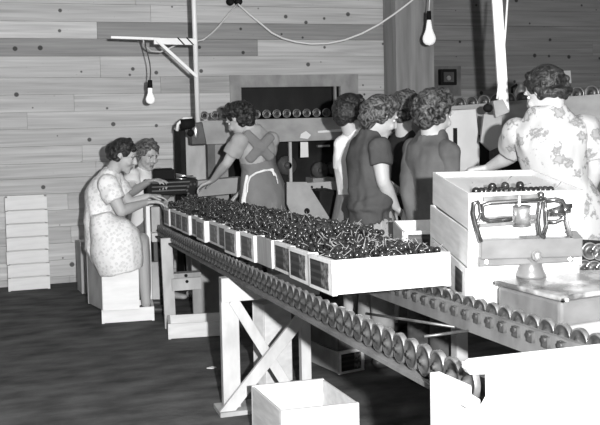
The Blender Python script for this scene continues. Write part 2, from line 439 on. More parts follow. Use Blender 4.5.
whm.materials.append(M['steel']); whm.materials.append(M['rim'])
def wheels(par, pts, m='steel', rz=0):
    for p in pts:
        o = link('wheel', whm if len(whm.materials) and whm.materials[0] == M[m] else whm, M[m], par, V(p) - par.location)
        o.rotation_euler = (random.uniform(0, 3), 0, rz)
pitch = .0765
pl = [(CX0, CY0 + .06 + i * pitch, ztop(CY0 + .06 + i * pitch) - WR) for i in range(63)]
pr = [(CX1, CY0 + .06 + i * pitch, ztop(CY0 + .06 + i * pitch) - WR) for i in range(30)]
wheels(conv, pl); wheels(conv, pr)
bkm = None
for i in range(30):
    p = pr[i]
    if bkm is None:
        bk = MB(); bk.box((0, 0, -.006), (.012, .026, .03)); bk.cyl((-.012, 0, 0), (0, 0, 0), .007, 8); bkm = bk.mesh('axle_bracket')
    link('axle_bracket', bkm, M['steel'], conv, V((p[0] - .055, p[1], p[2])) - conv.location)
def rod(a, b, r=.0045):
    c = MB(); c.cyl(a, b, r, 10); part('cross_rod', c, M['steel'], conv, True)
rod(PZ(366, 313.5, .742), PZ(455, 327, .752)); rod(PZ(424, 336.5, .76), PZ(468, 331, .76))
for y in (4.4, 5.6): z = ztop(y) - .05; rod(V((CX0 + .03, y, z)), V((CX1 - .04, y, z)))
# end stand of the conveyor (white boards)
es = thing('conveyor_end_stand', 'white board stand closing the near end of the wheel conveyor', 'conveyor stand', (CX0, 1.69, 0))
EY = 1.715
def EP(px, py): return PY(px, py, EY)
zt = EP(535, 351).z
tongue = [EP(464.5, 357.5), EP(462, 361), EP(462, 367), EP(465, 371.5), EP(485, 371), EP(485.5, 396), EP(481, 404), EP(462, 405)]
xl = tongue[0].x; xr2 = 1.86
poly = [V((p.x, EY, p.z)) for p in tongue] + [V((.897, EY, tongue[-1].z)), V((.897, EY, .62)), V((xr2, EY, .62)), V((xr2, EY, zt)), V((xl + .01, EY, zt))]
poly[0].z = zt - .006
f = MB(); f.prism(poly, (0, -.022, 0)); part('end_board', f, M['white'], es)
cx = .895
def PX(px, py, X):
    d = ray(px, py); return CAMP + d * (X / d.x)
pa = PX(430, 372.5, cx); pb_ = PX(461, 386.5, cx)
zn = tongue[-1].z
f = MB(); f.prism([V((cx, 1.694, .30)), V((cx, pa.y, .30)), pa, pb_, V((cx, pb_.y - .002, zn + .015)), V((cx, 1.694, zn + .015))], (.024, 0, 0)); part('side_board', f, M['white'], es)
for (x, y) in ((.955, 1.76), (1.80, 1.755), (1.50, 1.76)):
    f = MB(); f.span(x - .03, x + .03, y - .03, y + .03, 0, .70 if x < 1 else .8); part('leg', f, M['wood'], es)

# trestles
tr = thing('trestle', 'pale timber trestle with crossed braces under the middle of the wheel conveyor', 'trestle', (CX0, 4.18, 0))
TY = 4.18
def TP(px, py, dy=0): return PY(px, py, TY + dy)
ztr = .655
lx = TP(222, 330).x; rx = TP(312, 330).x
f = MB(); f.span(lx, lx + .085, TY, TY + .045, .02, ztr); part('leg', f, M['wood'], tr, bev=.002)
f = MB(); f.span(rx - .05, rx, TY + .02, TY + .065, .02, ztr - .03); part('leg', f, M['wood'], tr, bev=.002)
f = MB(); f.span(lx, rx + .04, TY - .012, TY + .04, ztr - .115, ztr); part('top_beam', f, M['wood'], tr, bev=.002)
sd = (1, 0, 0)
f = MB(); f.bar(TP(233, 300), TP(296, 400), .05, .02, V((1, 0, 0))); part('brace', f, M['wood'], tr, bev=.002)
f = MB(); f.bar(TP(308, 309, -.03), TP(224, 415, -.03), .058, .022, V((1, 0, 0))); part('brace', f, M['wood'], tr, bev=.002)
f = MB(); f.span(lx - .03, lx + .2, TY - .06, TY + .1, 0, .022); part('foot_board', f, M['wood_mid'], tr, bev=.002)
f = MB(); f.span(rx - .15, rx + .03, TY - .04, TY + .1, 0, .022); part('foot_board', f, M['wood_mid'], tr, bev=.002)

ft = thing('trestle', 'far timber trestle with a double crossbar under the conveyor beside the seated woman', 'trestle', (CX0, 6.0, 0))
FY = 6.0
def FP(px, py, dy=0): return PY(px, py, FY + dy)
f = MB(); f.bar(FP(170.5, 328), FP(166, 238), .075, .03, V((1, 0, 0))); part('leg', f, M['wood'], ft, bev=.002)
f = MB(); f.bar(FP(198, 326, .1), FP(195, 250, .1), .06, .03, V((1, 0, 0))); part('leg', f, M['wood_mid'], ft, bev=.002)
x0, x1, z0, z1 = rect(172, 278, 201, 290, FY - .03); f = MB(); f.span(x0, x1, FY - .035, FY - .015, z0, z1)
part('crossbar', f, M['wood'], ft, bev=.002)
x0, x1, z0, z1 = rect(172, 272, 200, 277, FY + .03); f = MB(); f.span(x0, x1, FY - .012, FY + .07, z0, z1)
part('crossbar', f, M['wood_mid'], ft, bev=.002)
for px, py in ((186, 275.6), (187, 281.5)):
    q = FP(px, py, -.036); f = MB(); f.cyl(q + V((0, -.002, 0)), q + V((0, .004, 0)), .011, 12); part('bolt_hole', f, M['black'], ft)
# end post with clamp at the far end of the row
ep = thing('conveyor_end_post', 'pale upright post with a latch at the far end of the conveyor', 'post', P(155, 322, 6.55).xyz)
ep.location.z = 0
EYY = 6.66
x0, x1, z0, z1 = rect(147.5, 206, 151.5, 322, EYY); zz1 = z1
f = MB(); f.span(x0, x1, EYY, EYY + .1, 0, z1); part('post', f, M['gloss'], ep, bev=.003)
x0, x1, z0, z1 = rect(151.5, 207, 160, 234, EYY); f = MB(); f.span(x0, x1, EYY, EYY + .06, z0, z1); part('end_panel', f, M['wood'], ep, bev=.003)
x0, x1, z0, z1 = rect(152, 233, 160.5, 242, EYY - .06); f = MB(); f.span(x0, x1, EYY - .06, EYY + .05, z0, z1); part('block', f, M['white'], ep, bev=.003)
x0, x1, z0, z1 = rect(154, 242, 159, 262, EYY - .05); f = MB(); f.span(x0, x1, EYY - .04, EYY + .02, z0, z1); part('latch', f, M['darkgrey'], ep, bev=.003)
x0, x1, z0, z1 = rect(152.5, 262, 160, 322, EYY); f = MB(); f.span(x0, x1, EYY + .0, EYY + .05, 0, z1); part('lower_board', f, M['wood'], ep, bev=.003)
# plain panel standing below the conveyor
x0, x1, z0, z1 = rect(201, 250, 226, 317, 6.2); f = MB(); f.span(x0, x1, 6.2, 6.23, 0, .60)
f2 = solid('standing_board', f, M['wood_mid'], 'wide brown board standing upright under the conveyor behind the far trestle', 'board', bev=.002)

# the row of fourteen full lugs
LL, LW, LH = .44, .25, .12
jit = {0: 0, 1: .004, 2: .018, 3: .012, 4: .0, 5: -.018, 6: .008, 7: .012, 8: -.012, 9: .01, 10: -.006, 11: .0, 12: .006, 13: .0}
ordw = ['', 'second', 'third', 'fourth', 'fifth', 'sixth', 'seventh', 'eighth', 'ninth', 'tenth', 'eleventh', 'twelfth', 'thirteenth', 'last']
row = []
tl = math.atan(.0476)
for i in range(14):
    y = 2.815 + LW / 2 + i * .2635
    lb = 'nearest cherry lug of the conveyor row, its long white side facing out' if i == 0 else \
        ('farthest cherry lug at the end of the conveyor row by the seated woman' if i == 13 else '%s cherry lug from the near end of the conveyor row' % ordw[i])
    if i == 3: lb = 'fourth cherry lug from the near end of the row, with a plain grey end'
    x = CX0 + .03 + LL / 2 + jit[i]
    t = lug('cherry_lug', lb, (x, y, ztop(y) + .0055), LL, LW, LH, random.uniform(-.012, .012), 'cherry lugs in a row on the conveyor', 'fruit box', 'lug_grey' if i == 3 else 'lug', 'lug', i != 3)
    t.rotation_euler.x = -tl
    row.append((x, y, ztop(y)))

# ------------------------------------------------------------------ cherries
def cherry_mesh(n=10, k=7):
    m = MB(); r = .0125; prof = []
    for i in range(k + 1):
        th = math.pi * i / k
        rr = r * math.sin(th) * 1.04; h = r * .95 * math.cos(th)
        if i == 0: h -= .0035
        if i == 1: h -= .0005
        prof.append((max(rr, 0.00001), h))
    m.lathe(prof[::-1], (0, 0, 0), (0, 0, 1), n); return m
def stem_pts(L, bend): return [V((bend * (s ** 2) * .6, bend * .4 * s, .0085 + L * s)) for s in (0, .35, .7, 1)]
ch = cherry_mesh(12, 8); chm = ch.mesh('cherry', None, True)
stm = []
for L, b in ((.028, .014), (.034, -.018), (.024, .02)):
    q = MB(); q.loft([(p, .0013, .0013) for p in stem_pts(L, b)], (1, 0, 0), 5, cap=False); stm.append(q.mesh('stem', None, True))
rc = random.Random(11)
def rot_rand(tilt=1.0):
    return Matrix.Rotation(rc.uniform(0, 6.28), 3, 'Z') @ Matrix.Rotation(rc.gauss(0, tilt), 3, 'X') @ Matrix.Rotation(rc.gauss(0, tilt), 3, 'Y')
def heap(x, y, dx=0): # height above rim
    return 0
protos = {}
def place_cherry(p, label, group, sc=1.0, stem=True):
    o = bpy.data.objects.new('cherry', chm); COL.objects.link(o)
    if not chm.materials: chm.materials.append(M['cherry'])
    rm = rot_rand(1.5); o.location = p; o.rotation_euler = rm.to_euler(); o.scale = (sc, sc, sc)
    setp(o, label, 'cherry', group)
    if stem:
        sm = rc.choice(stm); s = bpy.data.objects.new('stem', sm); COL.objects.link(s)
        if not sm.materials: sm.materials.append(M['stem'])
        s.parent = o
    return o
def lug_points(i, count_x, count_y, layer=0):
    x, y, z = row[i]; pts = []
    for a in range(count_x):
        for b in range(count_y):
            u = (a + .5 + rc.uniform(-.38, .38)) / count_x; v = (b + .5 + rc.uniform(-.38, .38)) / count_y
            lx = (u - .5) * (LL - .06); ly = (v - .5) * (LW - .035)
            dome = .034 * (1 - (2 * u - 1) ** 2 * .75) * (1 - (2 * v - 1) ** 2 * .5) + rc.uniform(-.007, .012)
            pts.append(V((x + lx, y + ly, z + LH + .0 + dome - .006 - layer - .0476 * ly)))
    return pts
near = lug_points(0, 18, 10) + lug_points(1, 15, 8)
for p in near[:300]:
    place_cherry(p, 'dark cherry with a pale stem heaped in the two nearest lugs of the conveyor row', 'cherries in the two nearest lugs', rc.uniform(.9, 1.1))
# everything farther along the row: one uncountable mass
mass = MB(); lowc = cherry_mesh(8, 5); stv = [stem_pts(.03, .012), stem_pts(.034, -.016), stem_pts(.025, .02)]
def mass_cherry(p, sc=1.0, stem=True):
    rm = rot_rand(1.5); mass.m = 0
    mass.add([rm @ (v * sc) + p for v in lowc.v], lowc.f)
    if stem:
        mass.m = 1; q = MB(); q.loft([(rm @ s + p, .0012, .0012) for s in rc.choice(stv)], rm @ V((1, 0, 0)), 4, cap=False); mass.add(q.v, q.f)
for i in range(14):
    if i >= 2:
        for p in lug_points(i, 17, 10): mass_cherry(p, rc.uniform(.9, 1.12), rc.random() < .35)
        for p in lug_points(i, 14, 7): mass_cherry(p + V((0, 0, .022 + rc.uniform(0, .014))), 1, rc.random() < .35)
    for p in lug_points(i, 15, 9, .017): mass_cherry(p, 1.05, False)
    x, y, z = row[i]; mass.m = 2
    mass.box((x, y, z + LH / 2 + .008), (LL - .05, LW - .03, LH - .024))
sm = solid('cherry_heap', mass, [M['cherry'], M['stem'], M['black']], 'mass of dark cherries filling the lugs farther along the conveyor', 'cherries', kind='stuff', smooth=True)

# ------------------------------------------------------------------ right-hand table, stack, scale
TZ = .768
tb = thing('packing_table', 'plain packing table beside the conveyor holding the scale and lug stack', 'table', (1.45, 2.6, 0))
def CF(r, d, z): return RGT * r + FWD * d + UP * z
def TE(d): return CF((1.428 - d * FWD.x) / RGT.x, d, TZ - .025)
f = MB(); f.prism([TE(4.42), TE(2.5), CF(1.55, 2.50, TZ - .025), CF(1.55, 3.66, TZ - .025), CF(.86, 3.66, TZ - .025), CF(.80, 4.42, TZ - .025)], (0, 0, .025))
part('tabletop', f, M['white'], tb)
for r, d in ((.76, 4.34), (.78, 2.62), (1.45, 2.6), (1.45, 3.58)):
    p = CF(r, d, 0); f = MB(); f.span(p.x - .03, p.x + .03, p.y - .03, p.y + .03, 0, TZ - .025); part('leg', f, M['wood'], tb)
SW, SD, SH = .40, .52, .128
yw = R(YAW) + R(4.8)
st_names = ['bottom lug of the stack of three behind the scale, resting on the table', 'middle lug of the stack of three behind the scale', 'top lug of the stack of three behind the scale, holding a few cherries']
sk = []
lug('labelled_lug', 'lug with a dark label seen just beyond the nearest cherry lug, left of the stack', CF(.575, 4.2, TZ), .40, .25, .13, R(YAW) + R(90), None, 'fruit box', 'lug', 'lug', True)
TILT = R(4.2)
R3 = Matrix.Rotation(yw + R(90), 3, 'Z') @ Matrix.Rotation(-TILT, 3, 'Y')
F0 = CF(.560, 3.03, TZ + .001)
def SL(x, y, z): return F0 + R3 @ V((x, -y, z))        # x away from the camera, y to the right
for i in range(3):
    c = SL(SD / 2 + (.012 if i == 0 else 0), SW / 2 - (0 if i == 2 else .006), i * (SH + .002))
    t = lug('stacked_lug', st_names[i], c, SD, SW, SH, 0, 'lugs stacked behind the scale', 'fruit box', 'lug', 'lug_side' if i < 2 else 'lug', False, (0, -TILT, yw + R(90) + (R(1.0) if i == 1 else 0)))
    sk.append(c)
    if i == 0:
        q = MB(); q.box((0, 0, 0), (.09, .002, .085))
        o = link('label', q.mesh('label'), M['label'], t, (-.18, SW / 2 + .001, .064)); o['label'] = 'dark printed paper label on the left side'
ba, bb = SL(SD - .04, .02, 0), SL(SD - .04, SW - .02, 0)
f = MB(); zb_ = min(ba.z, bb.z) - .002
ba.z = bb.z = (TZ + zb_) / 2; f.bar(ba, bb, .03, zb_ - TZ - .001)
solid('batten', f, M['wood'], 'wooden batten propping up the back of the lug stack behind the scale', 'batten')
for i in range(16):
    big = i in (3, 6, 9)
    p = SL(.06 + rc.uniform(-.012, .012), .045 + i * .017, 2 * (SH + .002) + SH - .018 + .0125 + (.017 if big else 0))
    place_cherry(p, 'dark cherry inside the top lug of the stack behind the scale', 'cherries in the top stacked lug', 1.15, i % 3 == 0)
q = MB(); q.box((0, 0, 0), (SD - .045, SW - .025, SH - .03))
o = link('paper_liner', q.mesh('paper_liner'), M['white'], None, SL(SD / 2, SW / 2, 2 * (SH + .002) + .012 + (SH - .03) / 2)); o.rotation_euler = (0, -TILT, yw + R(90)); setp(o, 'white paper liner raised inside the top stacked lug', 'paper liner')

# dark wheel section lying at the right end of the table
dk = thing('conveyor_section', 'dark wheel conveyor section lying behind the lug stack at the right', 'conveyor', P(592, 280, 3.75))
a = P(577, 242, 3.72); b = P(640, 246, 3.72); c = P(640, 282, 3.72); d = P(577, 279, 3.72)
f = MB(); f.prism([a, b, c, d], FWD * .1); part('side_rail', f, M['dark'], dk)
for px, py in ((584, 268), (594, 269), (604, 270), (590, 251), (600, 252)):
    q = P(px, py, 3.70); o = link('wheel', whm, M['steel'], dk, q - dk.location); o.rotation_euler = (0, 0, R(YAW) + R(90)); o.scale = (.8, .9, .9)
zb = min(c.z, d.z)
for px in (580, 630):
    q = P(px, 262, 3.78); f = MB(); f.span(q.x - .02, q.x + .02, q.y - .02, q.y + .02, 0, zb + .03); part('leg', f, M['dark'], dk)

# balance scale
sc = thing('beam_scale', 'grey enamelled beam scale with a sliding poise on the packing table', 'weighing scale', CF(.8, 2.9, TZ))
A = CF(.78, 2.70, TZ); B = CF(.649, 2.965, TZ); e2 = V(((A - B).y, -(A - B).x, 0)).normalized()
e2 = -e2 if e2.dot(RGT) < 0 else e2
C2 = A + e2 * .36; D2 = B + e2 * .36
f = MB(); f.prism([A, C2, D2, B], (0, 0, .082)); part('base', f, M['scale_paint'], sc, bev=.012)
ex = lambda p: p + (p - (A + D2) / 2).normalized() * .012
f = MB(); f.prism([ex(A) + UP * .084, ex(C2) + UP * .084, ex(D2) + UP * .084, ex(B) + UP * .084], (0, 0, .016)); part('top_plate', f, M['scale_top'], sc, bev=.006)
zc = TZ + .1
cb = P(531, 277, 3.02); cb.z = zc
f = MB(); f.lathe([(.050, 0), (.050, .008), (.043, .022), (.037, .042), (.041, .06), (.049, .075), (.049, .09), (.043, .105), (.04, .14)], cb, UP, 24); part('column', f, M['scale_paint'], sc, True)
q = P(536, 247, 2.96); f = MB(); f.ell(P(537, 256, 2.955), (.017, .017, .017)); part('pivot_ball', f, M['bright'], sc, True)
SDp = 2.97
def SP(px, py, d=0): return P(px, py, SDp + d)
f = MB(); f.prism([SP(481, 240), SP(583, 237.5), SP(583, 257), SP(481, 260)], FWD * .05); part('crossbar', f, M['scale_paint'], sc, bev=.004)
f = MB(); f.prism([SP(479, 258, .012), SP(574, 255, .012), SP(574, 262, .012), SP(479, 267, .012)], FWD * .03); part('lower_bar', f, M['scale_paint'], sc, bev=.003)
for px, py in ((486.5, 262), (570, 259)):
    f = MB(); f.cyl(SP(px, py, .008), SP(px, py, .02), .006, 10); part('bolt', f, M['bright'], sc)
f = MB(); f.tube([SP(479, 202), SP(474, 203), SP(473, 213), SP(475, 222), SP(478, 232), SP(481, 242)], .0075); f.tube([SP(479, 202), SP(481, 214), SP(478, 222), SP(474, 222)], .0045)
part('end_bracket', f, M['chrome'], sc, True)
f = MB(); f.tube([SP(545, 200), SP(520, 201), SP(490, 203), SP(483, 205), SP(482, 213), SP(484, 219), SP(490, 221), SP(512, 219)], .0075, 10); part('beam_frame', f, M['chrome'], sc, True)
f = MB(); f.prism([SP(484, 197), SP(541, 194), SP(541, 198), SP(484, 201.5)], FWD * .014); part('top_beam', f, M['steel'], sc)
f = MB(); f.prism([SP(484, 217), SP(541, 214.5), SP(541, 219), SP(484, 222)], FWD * .01); part('graduated_beam', f, M['steel'], sc)
f = MB(); f.prism([SP(480, 224), SP(540, 220), SP(540, 223), SP(480, 227.5)], FWD * .01); part('lower_beam', f, M['steel'], sc)
f = MB(); f.cyl(SP(522.5, 224.5, -.006), SP(522.5, 206.5, -.006), .0255, 28); part('poise', f, M['bright'], sc, True, .0, 'bright cylindrical sliding weight')
f = MB(); f.cyl(SP(522.5, 226, -.006), SP(522.5, 224, -.006), .0275, 28); part('poise_rim', f, M['darkgrey'], sc)
f = MB(); f.cyl(SP(522.5, 207, -.006), SP(522.5, 205.5, -.006), .0275, 28); part('poise_rim', f, M['darkgrey'], sc)
f = MB(); f.cyl(SP(519, 196, 0), SP(519, 208), .008, 10); part('poise_hanger', f, M['bright'], sc)
f = MB(); f.tube([SP(541, 196), SP(540, 208), SP(538, 220), SP(540, 234), SP(545, 238)], .0065, 10); f.tube([SP(545, 197), SP(546, 212), SP(547, 226), SP(544, 236)], .0055, 10); f.ell(SP(541, 195), (.012, .012, .012)); part('fulcrum_yoke', f, M['chrome'], sc, True)
f = MB(); f.tube([SP(545, 201), SP(556, 199.5), SP(562, 201), SP(565, 206), SP(572, 206)], .0085, 10); f.tube([SP(548, 222), SP(556, 222), SP(563, 219), SP(566, 208)], .0075, 10); part('beam_loop', f, M['chrome'], sc, True)
f = MB(); f.cyl(SP(549, 213), SP(563, 210.5), .012, 14, .02); f.cyl(SP(561, 210), SP(570, 209.5), .013, 12); part('tare_weight', f, M['chrome'], sc, True)
f = MB(); f.tube([SP(566, 208), SP(567, 221), SP(571, 236)], .006, 10); part('end_yoke', f, M['bright'], sc, True)
f = MB(); f.prism([SP(567, 232), SP(577, 231), SP(583, 238), SP(574, 239)], FWD * .02); part('stop_arm', f, M['darkgrey'], sc)
f = MB(); f.cyl(SP(566, 300, -.35), SP(567, 300, -.36), .006, 10); part('screw', f, M['bright'], sc)
q = (A + C2) / 2

# ------------------------------------------------------------------ floor boxes
fb = thing('open_wooden_box', 'open empty white wooden box on the floor in front of the crossed trestle', 'wooden box', (0, 0, 0))
H = .24
p_fl = PZ(281, 411, H); p_bl = PZ(251, 385, H); p_fr = PZ(361, 404.7, H)
dirl = (p_bl - p_fl); Ld = dirl.length; dirl.normalize(); dw = (p_fr - p_fl); Wd = dw.length
perp = V((dirl.y, -dirl.x, 0)); perp = perp if perp.dot(dw) > 0 else -perp
dw.normalize(); dw = (dw * .6 + perp * .4).normalized()
q = [p_fl, p_fl + dw * Wd, p_fl + dw * Wd + dirl * Ld, p_fl + dirl * Ld]
q = [V((p.x, p.y, 0)) for p in q]; fb.location = (q[0] + q[2]) / 2
def plank(a, b, th, z0, z1, inward):
    f = MB(); n = inward.normalized() * th; f.prism([a + UP * z0, b + UP * z0, b + n + UP * z0, a + n + UP * z0], (0, 0, z1 - z0)); return f
part('front_panel', plank(q[0], q[1], .016, 0, H, dirl), M['lug'], fb, bev=.002)
part('back_panel', plank(q[3], q[2], .016, 0, H, -dirl), M['lug'], fb, bev=.002)
part('side_panel', plank(q[0] + dirl * .016, q[3] - dirl * .016, .011, .004, H - .003, dw), M['lug_side'], fb, bev=.002)
part('side_panel', plank(q[1] + dirl * .016, q[2] - dirl * .016, .011, .004, H - .003, -dw), M['lug'], fb, bev=.002)
f = MB(); f.prism([p + UP * .004 for p in (q[0] + (dirl + dw) * .017, q[1] + (dirl - dw) * .017, q[2] + (-dirl - dw) * .017, q[3] + (-dirl + dw) * .017)], (0, 0, .012)); part('bottom_board', f, M['lug'], fb)

def upright(name, label, near_px, left_px, right_px, py_bot, zt, depL, depR, m1, m2, z0=0, cat='wooden box', group=None):
    """a box standing on its end: near vertical edge, left face, right face"""
    n = PZ(near_px, py_bot, z0); t = thing(name, label, cat, n, 0, group)
    D = (n - CAMP).dot(FWD)
    # find directions so that the corners land left_px / right_px with the given depths
    l = P(left_px, 300, D + depL); r = P(right_px, 300, D + depR)
    l = V((l.x, l.y, z0)); r = V((r.x, r.y, z0)); k = l + (r - n)
    dl = (l - n).normalized(); dr = (r - n).normalized()
    part('side_panel', plank(n, r, .012, 0, zt - z0, dl), M[m2], t, bev=.002)
    part('side_panel', plank(l, k, .012, 0, zt - z0, -dl), M[m2], t, bev=.002)
    part('end_panel', plank(n + dr * 0 + dl * .012, l - dl * .012, .009, .004, zt - z0 - .004, dr), M[m1], t, bev=.002)
    part('end_panel', plank(r + dl * .012, k - dl * .012, .009, .004, zt - z0 - .004, -dr), M[m1], t, bev=.002)
    f = MB(); f.prism([p + UP * (zt - z0 - .014) for p in (n + (dl + dr) * .012, r + (dl - dr) * .012, k - (dl + dr) * .012, l + (dr - dl) * .012)], (0, 0, .012)); part('top_board', f, M['lug_side'], t)
    return t
upright('standing_lug', 'white lug standing on its end behind the crossed trestle under the conveyor', 266.5, 252, 291, 388, .44, .09, .13, 'lug', 'lug')

# crates under the conveyor
def crate_at(name, label, px, py, z0, L, W, H, yaw, lab, endm='lug', sidem='lug_side', grp=None):
    n = PZ(px, py, z0); rz = R(yaw)
    ax = V((math.cos(rz), math.sin(rz), 0)); ay = V((-math.sin(rz), math.cos(rz), 0))
    c = n + ax * L / 2 + ay * W / 2
    t = lug(name, label, c, L, W, H, rz, grp, 'wooden box', endm, sidem, lab); return t
cn = PZ(339, 375, 0); cax = cv(-.5, .86, 0); cay = V((cax.y, -cax.x, 0)); crz = math.atan2(cax.y, cax.x)
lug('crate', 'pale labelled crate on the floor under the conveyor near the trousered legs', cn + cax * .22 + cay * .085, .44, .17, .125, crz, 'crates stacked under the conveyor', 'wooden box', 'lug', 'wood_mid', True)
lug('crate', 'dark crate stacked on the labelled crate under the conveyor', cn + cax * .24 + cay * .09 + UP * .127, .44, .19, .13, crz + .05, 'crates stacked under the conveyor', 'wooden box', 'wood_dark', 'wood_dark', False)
# small tray on the floor left of the trestle
lug('wooden_tray', 'shallow white wooden tray on the floor left of the crossed trestle', CF(-.68, 5.86, 0), .42, .26, .10, R(-8), None, 'wooden box')
# seated woman's seat
lug('seat_base_box', 'white box lying flat under the seated woman in the flowered dress', CF(-1.245, 6.33, 0), .36, .26, .10, R(YAW) + R(12), None, 'wooden box', 'lug_white', 'lug_white')
s1 = upright('seat_lug', 'upright lug used as a seat by the woman in the flowered dress', 103, 88, 139.5, 311, .49, .26, .03, 'wood_mid', 'lug_white', .102)
upright('standing_crate', 'upright wooden crate by the wall behind the seated woman', 82, 78, 100, 294, .42, .18, .1, 'wood_mid', 'wood')
upright('seat_crate', 'crate hidden under the woman in the white blouse', 140, 128, 162, 300, .44, .2, .12, 'wood_mid', 'wood_mid')
# crate stack on the left wall
pb = P(9.5, 290, 7.5); pe = P(48.5, 287, 7.6)
names7 = ['topmost shallow crate of the stack against the wall at far left', 'second crate from the top of the stack against the wall', 'third crate from the top of the stack against the wall', 'middle crate of the stack of seven against the wall', 'third crate from the floor in the stack against the wall', 'second crate from the floor in the stack against the wall', 'bottom crate on the floor of the stack against the wall']
wc = (pe - pb).length
for i in range(7):
    k = 6 - i
    lug('shallow_crate', names7[i], V(((pb.x + pe.x) / 2 + random.uniform(-.004, .004), 7.88, k * .112)), .335, .2, .106, random.uniform(-.01, .01), 'shallow crates stacked by the wall', 'wooden box', 'lug_white', 'lug_white')

# paper on the floor
f = MB(); p = PZ(211, 368, 0.001); f.prism([p + V((-.025, 0, 0)), p + V((0, -.02, 0)), p + V((.03, -.005, 0)), p + V((.012, .02, 0))], (0, 0, .004))
solid('paper_scrap', f, M['paper'], 'small white scrap of paper on the dark floor left of the trestle', 'paper')

# ------------------------------------------------------------------ sorting machinery at the back
dm = thing('grading_machine', 'cherry grading machine along the back wall, its wide dark body standing in for shadow', 'machine', (2.6, 7.1, 0))
MY = 7.42
x0 = PY(226, 150, MY).x; x1 = PY(530, 150, MY).x
f = MB(); f.span(x0, x1, MY, MY + .4, .25, 1.2); part('body', f, M['dark'], dm)  # wide dark body added as backdrop for the shade behind the women
for x in (x0 + .1, (x0 + x1) / 2, x1 - .1):
    f = MB(); f.span(x - .04, x + .04, MY + .05, MY + .35, 0, .25); part('leg', f, M['dark'], dm)
for px, py, r in ((318, 170, .07), (331, 168, .055), (285, 165, .08)):
    q = PY(px, py, MY); f = MB(); f.cyl(q + V((0, -.08, 0)), q + V((0, .02, 0)), r, 24); f.cyl(q + V((0, -.1, 0)), q + V((0, -.08, 0)), r * .4, 16); part('pulley', f, M['darkgrey'], dm, True)
x0, x1, z0, z1 = rect(313, 178, 334, 184, MY - .2); f = MB(); f.span(x0, x1, MY - .2, MY, z0, z1); part('bracket_shelf', f, M['board_grey'], dm)
x0, x1, z0, z1 = rect(289.5, 138, 292, 184, MY - .1); f = MB(); f.span(x0, x1, MY - .1, MY - .07, z0 - .3, z1); part('upright_strip', f, M['white'], dm)
x0, x1, z0, z1 = rect(318, 145, 330, 147, MY - .05); f = MB(); f.span(x0, x1, MY - .05, MY, z0, z1); part('bright_lever', f, M['bright'], dm)

def upper_conveyor(name, label, a, b, n, h, ws, legs, m='board_grey', lift=.012):
    """rail board from a to b (its top edge), wheels along the top"""
    a, b = V(a), V(b); t = (b - a).normalized(); nrm = V((t.y, -t.x, 0)).normalized()
    if nrm.dot(FWD) > 0: nrm = -nrm
    o = thing(name, label, 'conveyor', V(((a.x + b.x) / 2, (a.y + b.y) / 2, 0)))
    f = MB(); f.prism([a, b, b - UP * h, a - UP * h], -nrm * .02); part('rail_board', f, M[m], o, bev=.002)
    f = MB(); f.prism([a - nrm * .2, b - nrm * .2, b - nrm * .2 - UP * h, a - nrm * .2 - UP * h], -nrm * .02); part('rail_board', f, M[m], o, bev=.002)
    ang = math.atan2(t.y, t.x)
    for i in range(n):
        p = a + (b - a) * ((i + .5) / n) - nrm * .034 + UP * lift
        w = link('wheel', whm, M['steel'], o, p - o.location); w.scale = (1, ws, ws); w.rotation_euler = (0, 0, ang + math.pi / 2)
    for s in legs:
        p = a + (b - a) * s - nrm * .11; f = MB(); f.span(p.x - .03, p.x + .03, p.y - .03, p.y + .03, 0, p.z - h + .02)
        part('leg', f, M['wood_dark'], o)
        f = MB(); f.bar(p - UP * (h - .01), p - UP * (h - .01) + nrm * .1, .05, .03); f.bar(p - UP * (h - .01), p - UP * (h - .01) - nrm * .1, .05, .03); part('cross_piece', f, M['wood_dark'], o)
    return o
YU = 6.95
u0 = PY(200, 121, YU); u1 = PY(352, 117, YU)
upper_conveyor('wheel_conveyor', 'raised wheel conveyor with a grey rail board under the dark window', u0, u1, 15, PY(270, 118, YU).z - PY(270, 141, YU).z, .85, (.08, .93), 'board_grey', .042)
f = MB(); q = [PY(318, 131, YU - .02), PY(350, 128, YU - .02), PY(350, 131, YU - .02), PY(318, 133, YU - .02)]; f.prism(q, (0, .012, 0))
solid('hanging_strip', f, M['paper'], 'thin white strip tucked on the grey rail board below the window', 'paper')  # flat paper strip set against the rail board
f = MB(); f.prism([PY(301, 134, YU - .015), PY(306, 131, YU - .015), PY(311, 135, YU - .015), PY(308, 139, YU - .015), PY(300, 138, YU - .015)], (0, .006, 0))
solid('paper_scrap', f, M['paper'], 'torn white paper stuck on the grey rail board below the window', 'paper')
f = MB(); f.prism([PY(300.5, 142, YU - .01), PY(308, 142, YU - .01), PY(308.5, 157, YU - .01), PY(300.5, 157.5, YU - .01)], (0, .004, 0))
solid('hanging_tag', f, M['paper'], 'white paper tag hanging below the grey rail board', 'paper tag')
r0 = P(440, 107, 6.3); r1 = P(612, 93, 5.5)
upper_conveyor('wheel_conveyor', 'raised wheel conveyor behind the woman in the large flowered dress', r0, r1, 13, .21, 1.15, (.3, .93))

